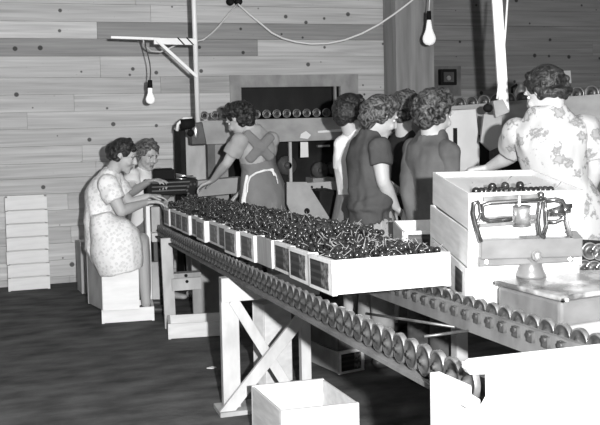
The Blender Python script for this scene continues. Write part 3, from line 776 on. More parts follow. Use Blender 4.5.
# angled plywood chute beside the row
chu = thing('plywood_chute', 'grey plywood chute side with a round hole beyond the cherry row', 'chute', PY(312, 230, 5.75))
chu.location.z = 0
cy = 5.75
pl_ = [(287, 182), (307, 182), (336, 228), (338, 262), (312, 262), (287, 204)]
f = MB(); f.prism([PY(a, b, cy) for a, b in pl_], (0, .018, 0)); part('side_plate', f, M['plywood'], chu, bev=.002)
q = PY(307, 211, cy - .002); f = MB(); f.cyl(q, q + V((0, .004, 0)), .02, 20); part('hole', f, M['black'], chu)
f = MB(); f.prism([PY(a, b, cy + .25) for a, b in ((306, 183), (339, 181), (341, 197), (316, 199))], (0, .018, 0)); part('back_board', f, M['plywood'], chu)
f = MB(); f.prism([PY(a, b, cy + .2) for a, b in ((318, 200), (340, 199), (337, 214), (325, 216))], (0, .018, 0)); part('lower_board', f, M['board_grey'], chu)
f = MB(); p = PY(325, 240, cy + .1); f.span(p.x - .06, p.x + .06, cy + .018, cy + .26, 0, .9); part('stand', f, M['dark'], chu)
for px, py in ((312, 187), (317, 189), (322, 187)):
    q = PY(px, py, cy + .248); f = MB(); f.cyl(q, q + V((0, .004, 0)), .009, 10); part('bolt_hole', f, M['black'], chu)

# sorting belt where the seated women work
sb = thing('sorting_belt', 'dark sorting belt table with a grey end beam before the standing woman', 'sorting machine', P(195, 200, 6.9))
sb.location.z = 0
BY = 6.72
x0, x1, z0, z1 = rect(147, 180, 198, 195, BY); f = MB(); f.span(x0, x1, BY, BY + .2, z0, z1); part('belt_bed', f, M['dark'], sb, bev=.01)
xx0 = x0
for py in (182, 186, 190):
    x0, x1, a, b = rect(152, py, 190, py + 1, BY - .01); f = MB(); f.span(x0, x1, BY - .012, BY, a, b + .002); part('edge_strip', f, M['darkgrey'], sb)
gx0, gx1, gz0, gz1 = rect(198, 179, 241, 195, BY - .05); f = MB()
f.prism([PY(198, 181, BY - .05), PY(242, 177, BY - .05), PY(241, 193, BY - .05), PY(198, 197, BY - .05)], (0, .12, 0)); part('end_beam', f, M['plywood'], sb, bev=.004)
q = PY(193, 190, BY - .03); f = MB()
for k in range(10):
    an = k * .628; f.ell(q + V((math.cos(an) * .045, 0, math.sin(an) * .045)), (.012, .012, .012), None, 8, 6)
part('chain', f, M['darkgrey'], sb, True)
f = MB(); f.cyl(q + V((0, -.005, 0)), q + V((0, .03, 0)), .04, 18); part('sprocket', f, M['dark'], sb)
for px in (196, 236):
    q = PY(px, 220, BY + .1); f = MB(); f.span(q.x - .03, q.x + .03, BY + .05, BY + .12, 0, .82); part('leg', f, M['wood_dark'], sb)
q0 = PY(176, 174, BY + .1)
for a, b in (((176, 174), (196, 178)), ((176, 176), (193, 176)), ((176, 178), (189, 180))):
    f = MB(); f.cyl(PY(*a, BY + .05), PY(*b, BY + .05), .006, 8); part('rod', f, M['bright'], sb, True)
f = MB(); x0, x1, z0, z1 = rect(155, 170, 175, 179.5, BY - .02); f.span(x0, x1, BY + .0, BY + .12, z0, z1); f.span(x0 + .01, x1 - .01, BY + .02, BY + .1, z1, z1 + .008)
solid('black_box', f, M['black'], 'small black box on the sorting belt in front of the white blouse', 'box', bev=.004)
# pale machine housing behind the pole
hs = thing('machine_housing', 'pale upright machine housing panel behind the lamp pole', 'machine', PY(200, 180, 7.3)); hs.location.z = 0
x0, x1, z0, z1 = rect(186, 131, 217, 180, 7.3); f = MB(); f.span(x0, x1, 7.3, 7.38, .1, z1); part('panel', f, M['board_grey'] if False else M['wood'], hs, bev=.004)
x0, x1, z0, z1 = rect(181, 130, 186, 180, 7.28); f = MB(); f.span(x0, x1, 7.28, 7.6, 0, z1); part('edge_post', f, M['dark'], hs)
x0, x1, z0, z1 = rect(215, 141, 219, 178, 7.25); f = MB(); f.span(x0, x1, 7.25, 7.29, 0, z1); part('side_strip', f, M['board_grey'], hs)
x0, x1, z0, z1 = rect(219, 142, 228, 178, 7.27); f = MB(); f.span(x0, x1, 7.27, 7.5, 0, z1); part('side_panel', f, M['wood_mid'], hs)

# white cabinet by the slate shirt
wcab = thing('white_cabinet', 'white cabinet with a narrow black slot between the curly haired woman and the flowered dress', 'cabinet', PY(458, 200, 5.1)); wcab.location.z = 0
CYY = 5.2
f = MB(); f.prism([PY(442, 111, CYY), PY(476, 109, CYY), PY(480, 150, CYY), PY(478, 235, CYY), PY(442, 235, CYY)], (0, .24, 0)); part('body', f, M['white'], wcab, bev=.004)
x0, x1, z0, z1 = rect(453.5, 128, 457.5, 178, CYY - .003); f = MB(); f.span(x0, x1, CYY - .003, CYY + .01, z0, z1); part('slot', f, M['black'], wcab)
x0, x1, z0, z1 = rect(436, 230, 478, 300, CYY); f = MB(); f.span(x0 + .02, x1 - .02, CYY + .02, CYY + .22, 0, z1); part('plinth', f, M['dark'], wcab)

# ------------------------------------------------------------------ poles, lamps, cords, wall things
lp = thing('lamp_pole', 'white pole with a side arm and diagonal brace hanging above the sorting belt', 'lamp pole', PY(197, 100, 6.84))
LY = 6.84
top = PY(193.5, -10, LY); bot = PY(198, 124, LY)
td = (top - bot); top2 = bot + td * ((3.1 - bot.z) / td.z)
f = MB(); f.cyl(bot, top2, .019, 16); part('pole', f, M['gloss'], lp, True)
f = MB(); f.prism([PY(154, 37.8, LY - .02), PY(197, 38.5, LY - .02), PY(197, 45, LY - .02), PY(154, 44.2, LY - .02)], (0, .02, 0)); part('arm_board', f, M['gloss'], lp, bev=.002)
f = MB(); f.bar(PY(111, 37.3, LY), PY(160, 39, LY), .02, .018); part('arm_rod', f, M['gloss'], lp)
f = MB(); f.bar(PY(156, 39.5, LY - .035), PY(197, 77, LY - .035), .02, .022); part('brace', f, M['gloss'], lp)
for px in (181, 190):
    f = MB(); f.bar(PY(px - 3.5, 37.5, LY - .024), PY(px + 3.5, 45, LY - .024), .012, .008); part('wrapped_tape', f, M['dark'], lp)
f = MB(); f.prism([PY(192.5, 123, LY - .06), PY(202.5, 122, LY - .06), PY(207, 144.5, LY - .06), PY(192, 145, LY - .06), PY(191.5, 138, LY - .06)], (0, .1, 0)); part('gearbox', f, M['darkgrey'], lp, bev=.008)
f = MB(); f.cyl(PY(180.5, 124.5, LY - .03), PY(194, 123.5, LY - .03), .042, 20); part('motor', f, M['black'], lp, True)
f = MB(); f.tube([PY(177, 131, LY - .03), PY(178, 124, LY - .03), PY(184, 118.5, LY - .03), PY(192, 118, LY - .03)], .012, 10); part('motor_cover', f, M['gloss'], lp, True)
f = MB(); f.ell(PY(190.5, 133, LY - .09), (.028, .028, .028)); part('knob', f, M['black'], lp, True)
f = MB(); f.ell(PY(196, 132, LY - .07), (.02, .012, .05)); part('bright_lever', f, M['bright'], lp, True)

def bulb(label, px, ytop, ysock, ycap, ybulb, D, rb, z_up, wob):
    o = thing('hanging_bulb', label, 'light bulb', P(px, ybulb, D))
    s = D / 900
    p1 = P(px, ycap, D); p0 = P(px, ysock, D)
    top = P(px + wob[0], ytop, D)
    pts = [p0 + (top - p0) * k + RGT * (math.sin(k * 5) * .012) for k in (0, .2, .4, .6, .8, 1)]
    f = MB(); f.tube(pts, .0045, 8); part('cord', f, M['cord_dark'] if wob[1] else M['cord'], o, True)
    f = MB(); f.cyl(p0, p1, .017, 14, .02); part('socket', f, M['black'], o, True)
    b = MB(); L = (p1 - P(px, ybulb, D)).length
    prof = [(.0001, -L), (rb * .55, -L + rb * .16), (rb * .88, -L + rb * .5), (rb, -L + rb), (rb * .93, -L + rb * 1.4), (rb * .7, -L + rb * 1.95), (rb * .5, -L + rb * 2.5), (.016, 0), (.0001, .002)]
    b.lathe(prof, p1, UP, 20); part('glass_bulb', b, M['bulb'], o, True)
    return o
bulb('bare bulb hanging on a dark cord from the pole arm at left', 150, 38, 80, 88, 104, 6.95, .034, 0, (-4, 1))
bulb('bare bulb hanging on a pale cord in front of the timber post', 429, -60, 11, 20, 45.5, 7.6, .055, 0, (-2, 0))
f = MB(); D = 7.6
def crd(pts, r, D0, D1):
    out = []
    n = len(pts)
    for i, (x, y) in enumerate(pts): out.append(P(x, y, D0 + (D1 - D0) * i / (n - 1)))
    return out
f.tube(crd([(143, 38), (145, 46), (151, 51), (160, 52), (168, 49), (178, 44), (190, 42.5), (203, 40), (212, 33), (219, 26), (227, 16), (233, 9), (238, 4)], 0, 6.98, 8.12), .007, 8)
f.tube(crd([(238, 4), (250, 15), (263, 25.5), (272, 33), (283, 38.5), (296, 42), (311, 44), (328, 43.5), (345, 40), (362, 33.5), (378, 25), (393, 15), (405, 6), (420, -6), (470, -50)], 0, 8.12, 8.0), .0085, 8)
solid('electric_cord', f, M['cord'], 'pale electric cord looping across the board wall from the pole arm', 'electric cord', smooth=True)
hk = thing('cord_insulator', 'pair of dark insulators holding the cord on the upper board wall', 'insulator', PY(234, 5, WY - .03))
for px in (229.5, 237.5):
    q = PY(px, 2, WY); f = MB(); f.lathe([(.02, 0), (.036, .01), (.036, .035), (.024, .042), (.034, .055), (.02, .07)], q, (0, -1, 0), 16); part('knob', f, M['dark'], hk, True)
sw = thing('switch_box', 'dark electrical box on a wooden backing beside the timber post', 'switch box', PY(446, 90, WY - .02))
x0, x1, z0, z1 = rect(433, 66, 461, 96, WY - .02); f = MB(); f.span(x0, x1, WY - .022, WY - .004, z0, z1); part('backing_board', f, M['wood_dark'], sw)
x0, x1, z0, z1 = rect(441, 69, 457, 85, WY - .09); f = MB(); f.span(x0, x1, WY - .09, WY - .022, z0, z1); part('box', f, M['black'], sw, bev=.006)
x0, x1, z0, z1 = rect(444, 72, 454, 82, WY - .095); f = MB(); f.span(x0, x1, WY - .095, WY - .09, z0, z1); part('cover', f, M['darkgrey'], sw)
q = PY(449, 78, WY - .1); f = MB(); f.cyl(q, q + V((0, .01, 0)), .022, 16); part('switch_knob', f, M['bright'], sw)
f = MB(); f.prism([PY(558, 71, WY - .015), PY(570.5, 70.5, WY - .015), PY(571.5, 83, WY - .015), PY(559.5, 84, WY - .015)], (0, .01, 0))
solid('wall_notice', f, M['paper'], 'small blank white card on the dark boards beside the right woman\'s head', 'card')

# second pole on the right
rp = thing('lamp_pole', 'leaning white board pole with a dark knob left of the large flowered dress', 'lamp pole', P(503, 110, 5.45))
a = P(504, 111, 5.4); b = P(496.8, 0, 5.4); b2 = a + (b - a) * ((3.1 - a.z) / (b - a).z)
f = MB(); f.bar(a, b2, .06, .03, RGT); part('pole', f, M['gloss'], rp, bev=.003)
f = MB(); f.ell(P(488, 108, 5.35), (.03, .03, .026)); part('knob', f, M['black'], rp, True)
f = MB(); f.prism([P(493, 101, 5.38), P(503, 99, 5.38), P(510, 112, 5.38), P(496, 118, 5.38)], FWD * .06); part('bracket', f, M['board_grey'], rp, bev=.005)
f = MB(); f.prism([P(484, 114, 5.45), P(502, 116, 5.45), P(501, 146, 5.45), P(490, 151, 5.45), P(480.5, 142, 5.45)], FWD * .04); part('guard_plate', f, M['plywood'], rp, bev=.003)
f = MB(); f.tube([P(508, -8, 5.38), P(505.5, 30, 5.38), P(503, 60, 5.4), P(499, 85, 5.36), P(497, 99, 5.36)], .006, 8); part('pull_cord', f, M['cord'], rp, True)
k_ = (515 - 440) / (612 - 440); tt_ = (r1 - r0).normalized(); nn_ = V((tt_.y, -tt_.x, 0)); nn_ = nn_ if nn_.dot(FWD) > 0 else -nn_
jb = r0 + (r1 - r0) * .46 + nn_ * .11
oc_ = [o for o in bpy.data.objects if o.name == 'wheel_conveyor.002'][0]
f = MB(); f.bar(jb - nn_ * .11 - UP * .012, jb + nn_ * .11 - UP * .012, .12, .02); part('cross_board', f, M['board_grey'], oc_)
jr = thing('oil_jar', 'small bright oiler with a dark handle beside the leaning white pole', 'oiler', jb)
f = MB(); f.lathe([(.001, 0), (.04, 0), (.042, .01), (.042, .06), (.03, .085), (.022, .10), (.022, .12)], jb, UP, 18); part('body', f, M['bright'], jr, True)
f = MB(); f.tube([jb - RGT * .04 + UP * .02, jb - RGT * .06 + UP * .05, jb - RGT * .06 + UP * .09, jb - RGT * .025 + UP * .11], .008, 8); part('handle', f, M['dark'], jr, True)

# ------------------------------------------------------------------ people
def bake(mb, voxel, smooth=4, name='tmp', disp=0, dscale=9, seed=0):
    """fuse overlapping closed pieces into one continuous surface"""
    me = mb.mesh(name); o = bpy.data.objects.new(name, me); COL.objects.link(o)
    r = o.modifiers.new('r', 'REMESH'); r.mode = 'VOXEL'; r.voxel_size = voxel; r.use_smooth_shade = True
    s = o.modifiers.new('s', 'SMOOTH'); s.factor = .5; s.iterations = smooth
    dg = bpy.context.evaluated_depsgraph_get(); ev = o.evaluated_get(dg)
    out = bpy.data.meshes.new_from_object(ev); bpy.data.objects.remove(o); bpy.data.meshes.remove(me)
    if disp:
        nr = [v.normal.copy() for v in out.vertices]
        for v, n in zip(out.vertices, nr):
            p = v.co
            q = V((p.x * dscale + seed, p.y * dscale, p.z * dscale * .45))
            v.co = p + n * ((.5 - abs(noise.noise(q))) * disp * 1.7 + noise.noise(q * 2.3) * disp * .5 - disp * .6)
    out.polygons.foreach_set('use_smooth', [True] * len(out.polygons)); out.update()
    return out
def frame(f, up=UP):
    f = f.normalized(); r = f.cross(up).normalized(); u = r.cross(f)
    return Matrix((r, f, u)).transposed()
def add_hand(mb, w, d, n, s=1.0, curl=.35, spread=1.0, mirror=1):
    """w wrist, d pointing direction, n back of the hand; five bent fingers"""
    d = d.normalized(); sd = d.cross(n).normalized(); n = sd.cross(d).normalized(); sd = sd * mirror
    mb.loft([(w - d * .01, .024 * s, .018 * s), (w + d * .03 * s, .032 * s, .015 * s), (w + d * .07 * s, .038 * s, .014 * s), (w + d * .088 * s, .036 * s, .011 * s)], sd, 12)
    for k, (off, L) in enumerate(((.030, .068), (.0105, .078), (-.0105, .073), (-.030, .056))):
        b = w + d * (.082 * s) + sd * (off * s); dr = (d + sd * (off * 2.4 * spread)).normalized(); ang = curl * (1 + .12 * k)
        p = b - dr * .02 * s; r = .0088 * s
        for j, fr in enumerate((.48, .30, .24)):
            a = ang * (.5 + j * .75)
            q = p + (dr * math.cos(a) - n * math.sin(a)) * (L * fr * s + (.02 * s if j == 0 else 0))
            mb.cap(p, q, r, r * .9, 8); p = q; r *= .9
    p = w + d * .022 * s + sd * .024 * s; dr = (d * .75 + sd * .62 - n * .25).normalized()
    for fr, r in ((.036, .0115), (.028, .010), (.022, .009)):
        q = p + dr * fr * s; mb.cap(p, q, r * s, r * s * .92, 8); p = q; dr = (dr + d * .3 - sd * .12 - n * .1).normalized()
def head_parts(mb, c, F, s):
    T = lambda p: c + F @ (V(p) * s)
    E = lambda p, r: mb.ell(T(p), tuple(x * s for x in r), F)
    K = lambda a, b, r1, r2=None: mb.cap(T(a), T(b), r1 * s, (r2 or r1) * s, 10)
    E((0, -.012, .028), (.073, .092, .083)); E((0, .020, -.028), (.060, .066, .076)); E((0, .048, -.072), (.037, .037, .034))
    E((0, .068, -.094), (.021, .02, .017)); K((0, .080, .022), (0, .103, -.016), .0085, .0125)
    for x in (-1, 1):
        E((x * .0115, .094, -.021), (.0075, .009, .0065)); E((x * .035, .064, -.026), (.022, .021, .023))
        E((x * .075, -.006, -.004), (.009, .018, .030)); E((x * .030, .072, .030), (.026, .010, .0085))
    E((0, .0855, -.0515), (.021, .0085, .0055)); E((0, .0845, -.0625), (.018, .009, .0062))
def hair_blobs(mb, c, F, s, style, rn):
    T = lambda p: c + F @ (V(p) * s)
    def ok(d): return not (d.y > .30 and d.z < .52) and not (d.z < -.8) and not (d.y > .05 and d.z < -.05)
    mb.ell(T((0, -.022, .036)), (.083 * s, .094 * s, .086 * s), F)
    if style == 'curly': n, r0, r1, R0 = 260, .013, .022, (.088, .106, .098)
    elif style == 'wave': n, r0, r1, R0 = 150, .015, .022, (.083, .101, .092)
    else: n, r0, r1, R0 = 60, .015, .02, (.079, .097, .087)
    for i in range(n):
        d = V((rn.gauss(0, 1), rn.gauss(0, 1), rn.gauss(0, 1))).normalized()
        if not ok(d): continue
        low = -.02 if d.y < 0 else 0
        p = V((d.x * R0[0], -.016 + d.y * R0[1], .028 + d.z * R0[2] + low))
        rr = rn.uniform(r0, r1) * s
        if style == 'wave' and d.z < .35: 
            tg = V((-d.y, d.x, 0)).normalized() if V((-d.y, d.x, 0)).length > .1 else V((1, 0, 0))
            mb.cap(T(p - tg * .022 - V((0, 0, .006))), T(p + tg * .022), rr * .8, rr * .7, 8)
        else: mb.ell(T(p), (rr, rr, rr), F, 10, 7)
    if style in ('wave', 'curly'): mb.ell(T((0, -.052, -.045)), (.058 * s, .045 * s, .062 * s), F)
    if style in ('roll', 'wave', 'bun'):
        k = 13
        for i in range(k):                       # rolled hair at the nape, ear to ear
            a = math.pi * (1.02 + .96 * i / (k - 1)) if False else math.pi * (.98 + 1.04 * i / (k - 1))
            p = V((math.cos(a) * .074, -.016 + math.sin(a) * .084, -.056 + .028 * abs(math.cos(a))))
            rr = (.020 + rn.uniform(-.003, .003)) * s; mb.ell(T(p), (rr, rr, rr), F, 10, 7)
    if style == 'bun':
        mb.ell(T((0, -.115, -.03)), (.045 * s, .038 * s, .04 * s), F)
def person(name, label, J, opt):
    """J: joints (world). One continuous body; hair and clothing are children."""
    rn = random.Random(opt.get('seed', 1))
    base = V((J['pelvis'].x, J['pelvis'].y, 0)); t = thing(name, label, 'person', base)
    side = (J['shR'] - J['shL']).normalized(); k = opt.get('build', 1.0); hs = opt.get('hs', 1.0)
    F = frame(J['hf']); hc = J['head']
    hj = lambda a, b, m: a + (b - a) * m
    spine = [J['pelvis'], J['waist'], J['chest'], J['neck']]
    up1 = (J['neck'] - J['chest']).normalized(); up0 = (J['waist'] - J['pelvis']).normalized()
    torso = lambda g: [(J['pelvis'] - up0 * .09, .135 * k + g, .095 * k + g), (J['pelvis'], .158 * k + g, .112 * k + g), (hj(J['pelvis'], J['waist'], .55), .138 * k + g, .10 * k + g), (J['waist'], .118 * k + g, .09 * k + g), (hj(J['waist'], J['chest'], .5), .13 * k + g, .098 * k + g), (J['chest'], .148 * k + g, .108 * k + g), (hj(J['chest'], J['neck'], .55), .145 * k + g, .085 * k + g), (hj(J['chest'], J['neck'], .85), .10 * k + g * .9, .062 * k + g * .8)]
    b = MB(); b.loft(torso(0), side, 20)
    b.cap(J['neck'] - up1 * .03, hc + F @ V((0, -.022, -.05)) * hs, .056, .05)
    head_parts(b, hc, F, hs)
    fwdb = side.cross(up1) * -1 if False else UP.cross(side)
    for s in ('L', 'R'):
        sh, el, wr = J['sh' + s], J['el' + s], J['wr' + s]
        b.cap(hj(J['neck'], J['chest'], .35), sh, .052 * k, .054 * k)
        b.loft([(sh, .05 * k, .05 * k), (hj(sh, el, .4), .046 * k, .046 * k), (el, .037 * k, .037 * k)], (el - sh).orthogonal(), 14)
        b.loft([(el, .037 * k, .037 * k), (hj(el, wr, .3), .038 * k, .038 * k), (wr, .025, .022)], (wr - el).orthogonal(), 14)
        hd = J.get('hd' + s, wr - el); hn = J.get('hn' + s, UP)
        add_hand(b, wr + (wr - el).normalized() * .012, hd.normalized(), hn, opt.get('hand', 1.0), opt.get('curl', .35), 1.0, 1 if s == 'L' else -1)
        hp, kn, an = J['hip' + s], J['kn' + s], J['an' + s]
        b.loft([(hp, .08 * k, .08 * k), (hj(hp, kn, .5), .07 * k, .07 * k), (kn, .052 * k, .052 * k)], side, 14)
        b.loft([(kn, .052 * k, .052 * k), (hj(kn, an, .3), .052 * k, .05 * k), (an, .034, .034)], side, 14)
        toe = J.get('toe' + s, an + J['ff'] * .15 - UP * max(0, an.z - .035 - opt.get('ground', 0)))
        heel = an - UP * .045
        b.loft([(heel - J['ff'] * .03, .03, .03), (hj(heel, toe, .5), .036, .026), (toe, .034, .02)], UP.cross(toe - heel), 12)
    me = bake(b, opt.get('voxel', .0068), 4)
    # lips coloured in the one mesh; eyes and brows joined to it
    inv = F.transposed(); me.materials.clear()
    for m in (M['skin'], M['lips'], M['eye'], M['iris'], M[opt['hair']]): me.materials.append(m)
    x = MB()
    T = lambda p: hc + F @ (V(p) * hs)
    for sx in (-1, 1):
        x.m = 2; x.ell(T((sx * .030, .0665, .008)), (.0145 * hs, .0105 * hs, .0085 * hs), F, 12, 8)
        x.m = 3; x.ell(T((sx * .030, .0735, .008)), (.0062 * hs, .005 * hs, .0062 * hs), F, 10, 6)
        x.m = 3; x.cap(T((sx * .017, .0755, .0155)), T((sx * .044, .066, .0145)), .0022 * hs, .002 * hs, 6)
        x.m = 4; x.cap(T((sx * .014, .083, .030)), T((sx * .046, .070, .031)), .0038 * hs, .0028 * hs, 6)
    vs = [v.co.copy() for v in me.vertices]; fs = [list(p.vertices) for p in me.polygons]; mi = []
    for p in me.polygons:
        q = inv @ (p.center - hc) / hs
        mi.append(1 if (abs(q.x) < .021 and q.y > .080 and -.0685 < q.z < -.046) else 0)
    n0 = len(vs); full = MB(); full.v = vs + x.v; full.f = fs + [[i + n0 for i in f] for f in x.f]; full.mi = mi + x.mi; full.t = [1] * len(full.f)
    bo = link('body', full.mesh('body', base, True), [M['skin'], M['lips'], M['eye'], M['iris'], M[opt['hair']]], t)
    h = MB(); hair_blobs(h, hc, F, hs, opt['style'], rn)
    if opt.get('hair_extra'): opt['hair_extra'](h, T, F, hs)
    hm = bake(h, .0062, 3 if opt['style'] == 'roll' else 1); hm.transform(Matrix.Translation(-base)); hm.materials.clear(); link('hair', hm, M[opt['hair']], t)
    def garment(nm, mb, m, vox=.009, sm=5, disp=.006, ds=9, lab=None, extra=None):
        g = bake(mb, vox, sm, 'g', disp, ds, rn.uniform(0, 50)); g.transform(Matrix.Translation(-base)); g.materials.clear()
        o = link(nm, g, M[m], t)
        if lab: o['label'] = lab
        return o
    for g in opt['clothes']:
        mb = MB(); kind = g[0]
        if kind in ('top', 'dress'):
            tr = torso(g[3].get('ease', .016)); 
            if g[3].get('hem') is not None:      # extend below the pelvis
                d = g[3]['hem']; tr[0] = (J['pelvis'] - up0 * d, (.165 + g[3].get('flare', .02)) * k, (.118 + g[3].get('flare', .02)) * k)
            mb.loft(tr, side, 24)
            mb.cap(hj(J['neck'], J['chest'], .12), hj(J['neck'], J['chest'], .5), .058, .08)
            for s in ('L', 'R'):
                sh, el, wr = J['sh' + s], J['el' + s], J['wr' + s]
                mb.cap(hj(J['neck'], J['chest'], .38), sh, .060 * k, .062 * k)
                sl = g[3].get('sleeve', .55); pf = g[3].get('puff', .012)
                m2 = MB()
                m2.ell(sh, (.066 * k + pf * .5,) * 3)
                if sl <= 1:
                    e = hj(sh, el, sl); m2.loft([(sh, .064 * k, .064 * k), (hj(sh, e, .5), .061 * k + pf, .061 * k + pf), (e, .056 * k + pf, .056 * k + pf)], (el - sh).orthogonal(), 18, cap=False)
                else:
                    m2.loft([(sh, .066 * k, .066 * k), (hj(sh, el, .5), .062 * k, .062 * k), (el, .055 * k, .055 * k)], (el - sh).orthogonal(), 16)
                    m2.loft([(el, .055 * k, .055 * k), (hj(el, wr, .5), .05 * k, .05 * k), (hj(el, wr, .95), .037, .037)], (wr - el).orthogonal(), 16)
                garment('sleeve', m2, g[2], .0085, 2, g[3].get('disp', .006) * .8)
            if g[3].get('extra'): g[3]['extra'](mb, J)
            garment(g[1], mb, g[2], .009, 4, g[3].get('disp', .006))
        elif kind == 'loft':
            mb.loft(g[3](J), g[4] if len(g) > 4 else side, 26, cap=False); garment(g[1], mb, g[2], .0095, 5, .008, 7, g[5] if len(g) > 5 else None)
        elif kind == 'raw':
            g[3](mb, J); garment(g[1], mb, g[2], g[4] if len(g) > 4 else .007, 3, .003, 9, g[5] if len(g) > 5 else None)
        elif kind == 'trousers':
            mb.loft([(J['pelvis'] - up0 * .06, .165 * k, .125 * k), (J['pelvis'], .172 * k, .126 * k), (hj(J['pelvis'], J['waist'], .8), .135 * k, .108 * k)], side, 20)
            for s in ('L', 'R'):
                hp, kn, an = J['hip' + s], J['kn' + s], J['an' + s]
                mb.loft([(hp, .096 * k, .10 * k), (hj(hp, kn, .5), .085 * k, .09 * k), (kn, .07, .07), (hj(kn, an, .6), .066, .066), (hj(kn, an, .93), .068, .068)], side, 16)
            garment(g[1], mb, g[2])
        elif kind == 'shoes':
            for s in ('L', 'R'):
                mb = MB(); an = J['an' + s]; toe = J.get('toe' + s, an + J['ff'] * .15 - UP * max(0, an.z - .035 - opt.get('ground', 0))); heel = an - UP * .045
                mb.loft([(heel - J['ff'] * .035, .036, .037), (hj(heel, toe, .5), .043, .033), (toe + J['ff'] * .01, .04, .026)], UP.cross(toe - heel), 12)
                garment('shoe', mb, g[2], .007, 3, 0)
    return t
def legs(J, ff, sep=.085, ground=0.0):
    """standing legs under the pelvis"""
    J['ff'] = ff.normalized(); sd = (J['shR'] - J['shL']); sd.z = 0; sd.normalize()
    p = J['pelvis']
    for s, q in (('L', -1), ('R', 1)):
        hp = p + sd * q * sep - UP * .04; an = V((p.x, p.y, .085 + ground)) + sd * q * sep
        J['hip' + s] = hp; J['an' + s] = an; J['kn' + s] = hp + (an - hp) * .5 + J['ff'] * .025
    return J
def skirt(z_hem, r_hem, depth=.75):
    def f(J):
        p = J['pelvis']; w = J['waist']; b = V((p.x, p.y, z_hem))
        return [(b, r_hem, r_hem * depth), (b + (p - b) * .5, (r_hem + .19) / 2, (r_hem + .17) / 2 * depth * 1.1), (p, .182, .138), (p + (w - p) * .6, .155, .122), (w, .135, .108)]
    return f

# woman seated on the upright lug, flowered dress
D = 6.3
J = dict(head=P(124, 155.5, D), hf=cv(.88, -.12, -.42), neck=P(110.5, 174, D + .02), chest=P(104, 194, D + .02), waist=P(100, 221, D + .02), pelvis=P(104, 245, D + .04),
         shR=P(108, 185, D - .16), shL=P(114, 181, D + .18), elR=P(121, 211, D - .2), wrR=P(146, 202.5, D + .02), elL=P(130, 204, D + .2), wrL=P(147, 196.5, D + .22),
         hdR=cv(1, .15, .02), hdL=cv(1, .1, -.05))
J['ff'] = cv(.95, .25, 0)
J['hipR'] = P(108, 247, D - .07); J['hipL'] = P(108, 246, D + .13); J['knR'] = P(141, 241, D + .12); J['knL'] = P(142, 240, D + .24)
J['anR'] = P(146, 303, D + .10); J['anL'] = P(147, 299, D + .34)
J['anR'].z = .09; J['anL'].z = .09
def w1_skirt(J):
    m = 6.36 / 900
    return [(P(x, y, 6.17), a * m * .97, b) for x, y, a, b in ((121.5, 271.5, 22, .155), (119.5, 262, 24, .17), (117, 250, 26.5, .18), (115, 240, 26, .18), (110, 231, 22, .16), (103, 222, 14.5, .13), (101, 213, 10.5, .10))]
def bun_back(h, T, F, s):
    h.ell(T((0, -.10, .0)), (.05 * s, .045 * s, .05 * s), F)
person('person', 'woman in a light flowered dress seated in profile on an upright lug', J,
       dict(hair='hair_dark', style='roll', seed=3, build=1.05, curl=.5, hair_extra=bun_back,
            clothes=[('dress', 'dress', 'floral_fine', dict(sleeve=.62, puff=.016, ease=.018, disp=.012)), ('loft', 'dress_skirt', 'floral_fine', w1_skirt, RGT), ('shoes', 'shoe', 'shoe')]))

# woman in a white blouse behind her
D = 7.08
J = dict(head=P(147.5, 154.5, D - .05), hf=cv(.62, -.55, -.38), neck=P(145, 171, D + .02), chest=P(145, 186, D), waist=P(146, 209, D), pelvis=P(146, 230, D + .05),
         shR=P(132, 176.5, D - .12), shL=P(159, 175.5, D + .12), elR=P(131, 193, D - .22), wrR=P(149, 181.5, D - .42), elL=P(166, 196, D), wrL=P(168, 184, D - .22),
         hdR=cv(.8, -.5, .12), hdL=cv(-.2, -.9, .0))
J['ff'] = cv(.8, -.5, 0)
for s, o in (('R', -.09), ('L', .09)):
    J['hip' + s] = J['pelvis'] + RGT * o; J['kn' + s] = J['hip' + s] + J['ff'] * .34 + UP * .01; J['an' + s] = V((J['kn' + s].x, J['kn' + s].y, .085))
def w2_skirt(mb, J):
    for s in ('R', 'L'): mb.loft([(J['hip' + s], .12, .11), (J['kn' + s] + J['ff'] * .03, .09, .085)], RGT, 18)
    mb.loft([(J['pelvis'] - UP * .08, .17, .14), (J['pelvis'], .175, .14), (J['waist'], .13, .105)], RGT, 20)
person('person', 'woman in a white short-sleeved blouse sitting behind the seated woman in the flowered dress', J,
       dict(hair='hair_fair', style='wave', seed=5, build=.92, curl=.4, clothes=[('top', 'blouse', 'blouse', dict(sleeve=.5, puff=.014, ease=.014)), ('raw', 'skirt', 'skirt_grey', w2_skirt, .01)]))

# standing woman bending over the belt, apron
D = 6.3
J = dict(head=P(239, 119, D), hf=cv(-.72, .35, -.60), neck=P(253, 130, D), chest=P(256, 149, D), waist=P(259, 170, D + .02), pelvis=P(264, 193, D + .02),
         shL=P(239, 142, D - .12), shR=P(270, 140, D + .1), elL=P(227, 163, D - .1), wrL=P(213, 180, D + .08), elR=P(262, 172, D + .22), wrR=P(243, 190, D + .25),
         hdL=cv(-.8, .3, -.35), hdR=cv(-.7, .2, -.6))
legs(J, cv(-.6, .8, 0))
def straps(mb, J):
    sd = (J['shR'] - J['shL']).normalized(); bk = UP.cross(sd) * -1
    bk = (J['neck'] - J['head']); bk = V((FWD.x, FWD.y, 0)) * -1
    for a, b in (((246, 133), (271, 158)), ((271, 136), (249, 160))):
        pts = []
        for i in range(9):
            s = i / 8; x = a[0] + (b[0] - a[0]) * s; y = a[1] + (b[1] - a[1]) * s
            pts.append((P(x, y, D - .145 + .03 * abs(2 * s - 1)), .038, .016))
        mb.loft(pts, RGT, 10)
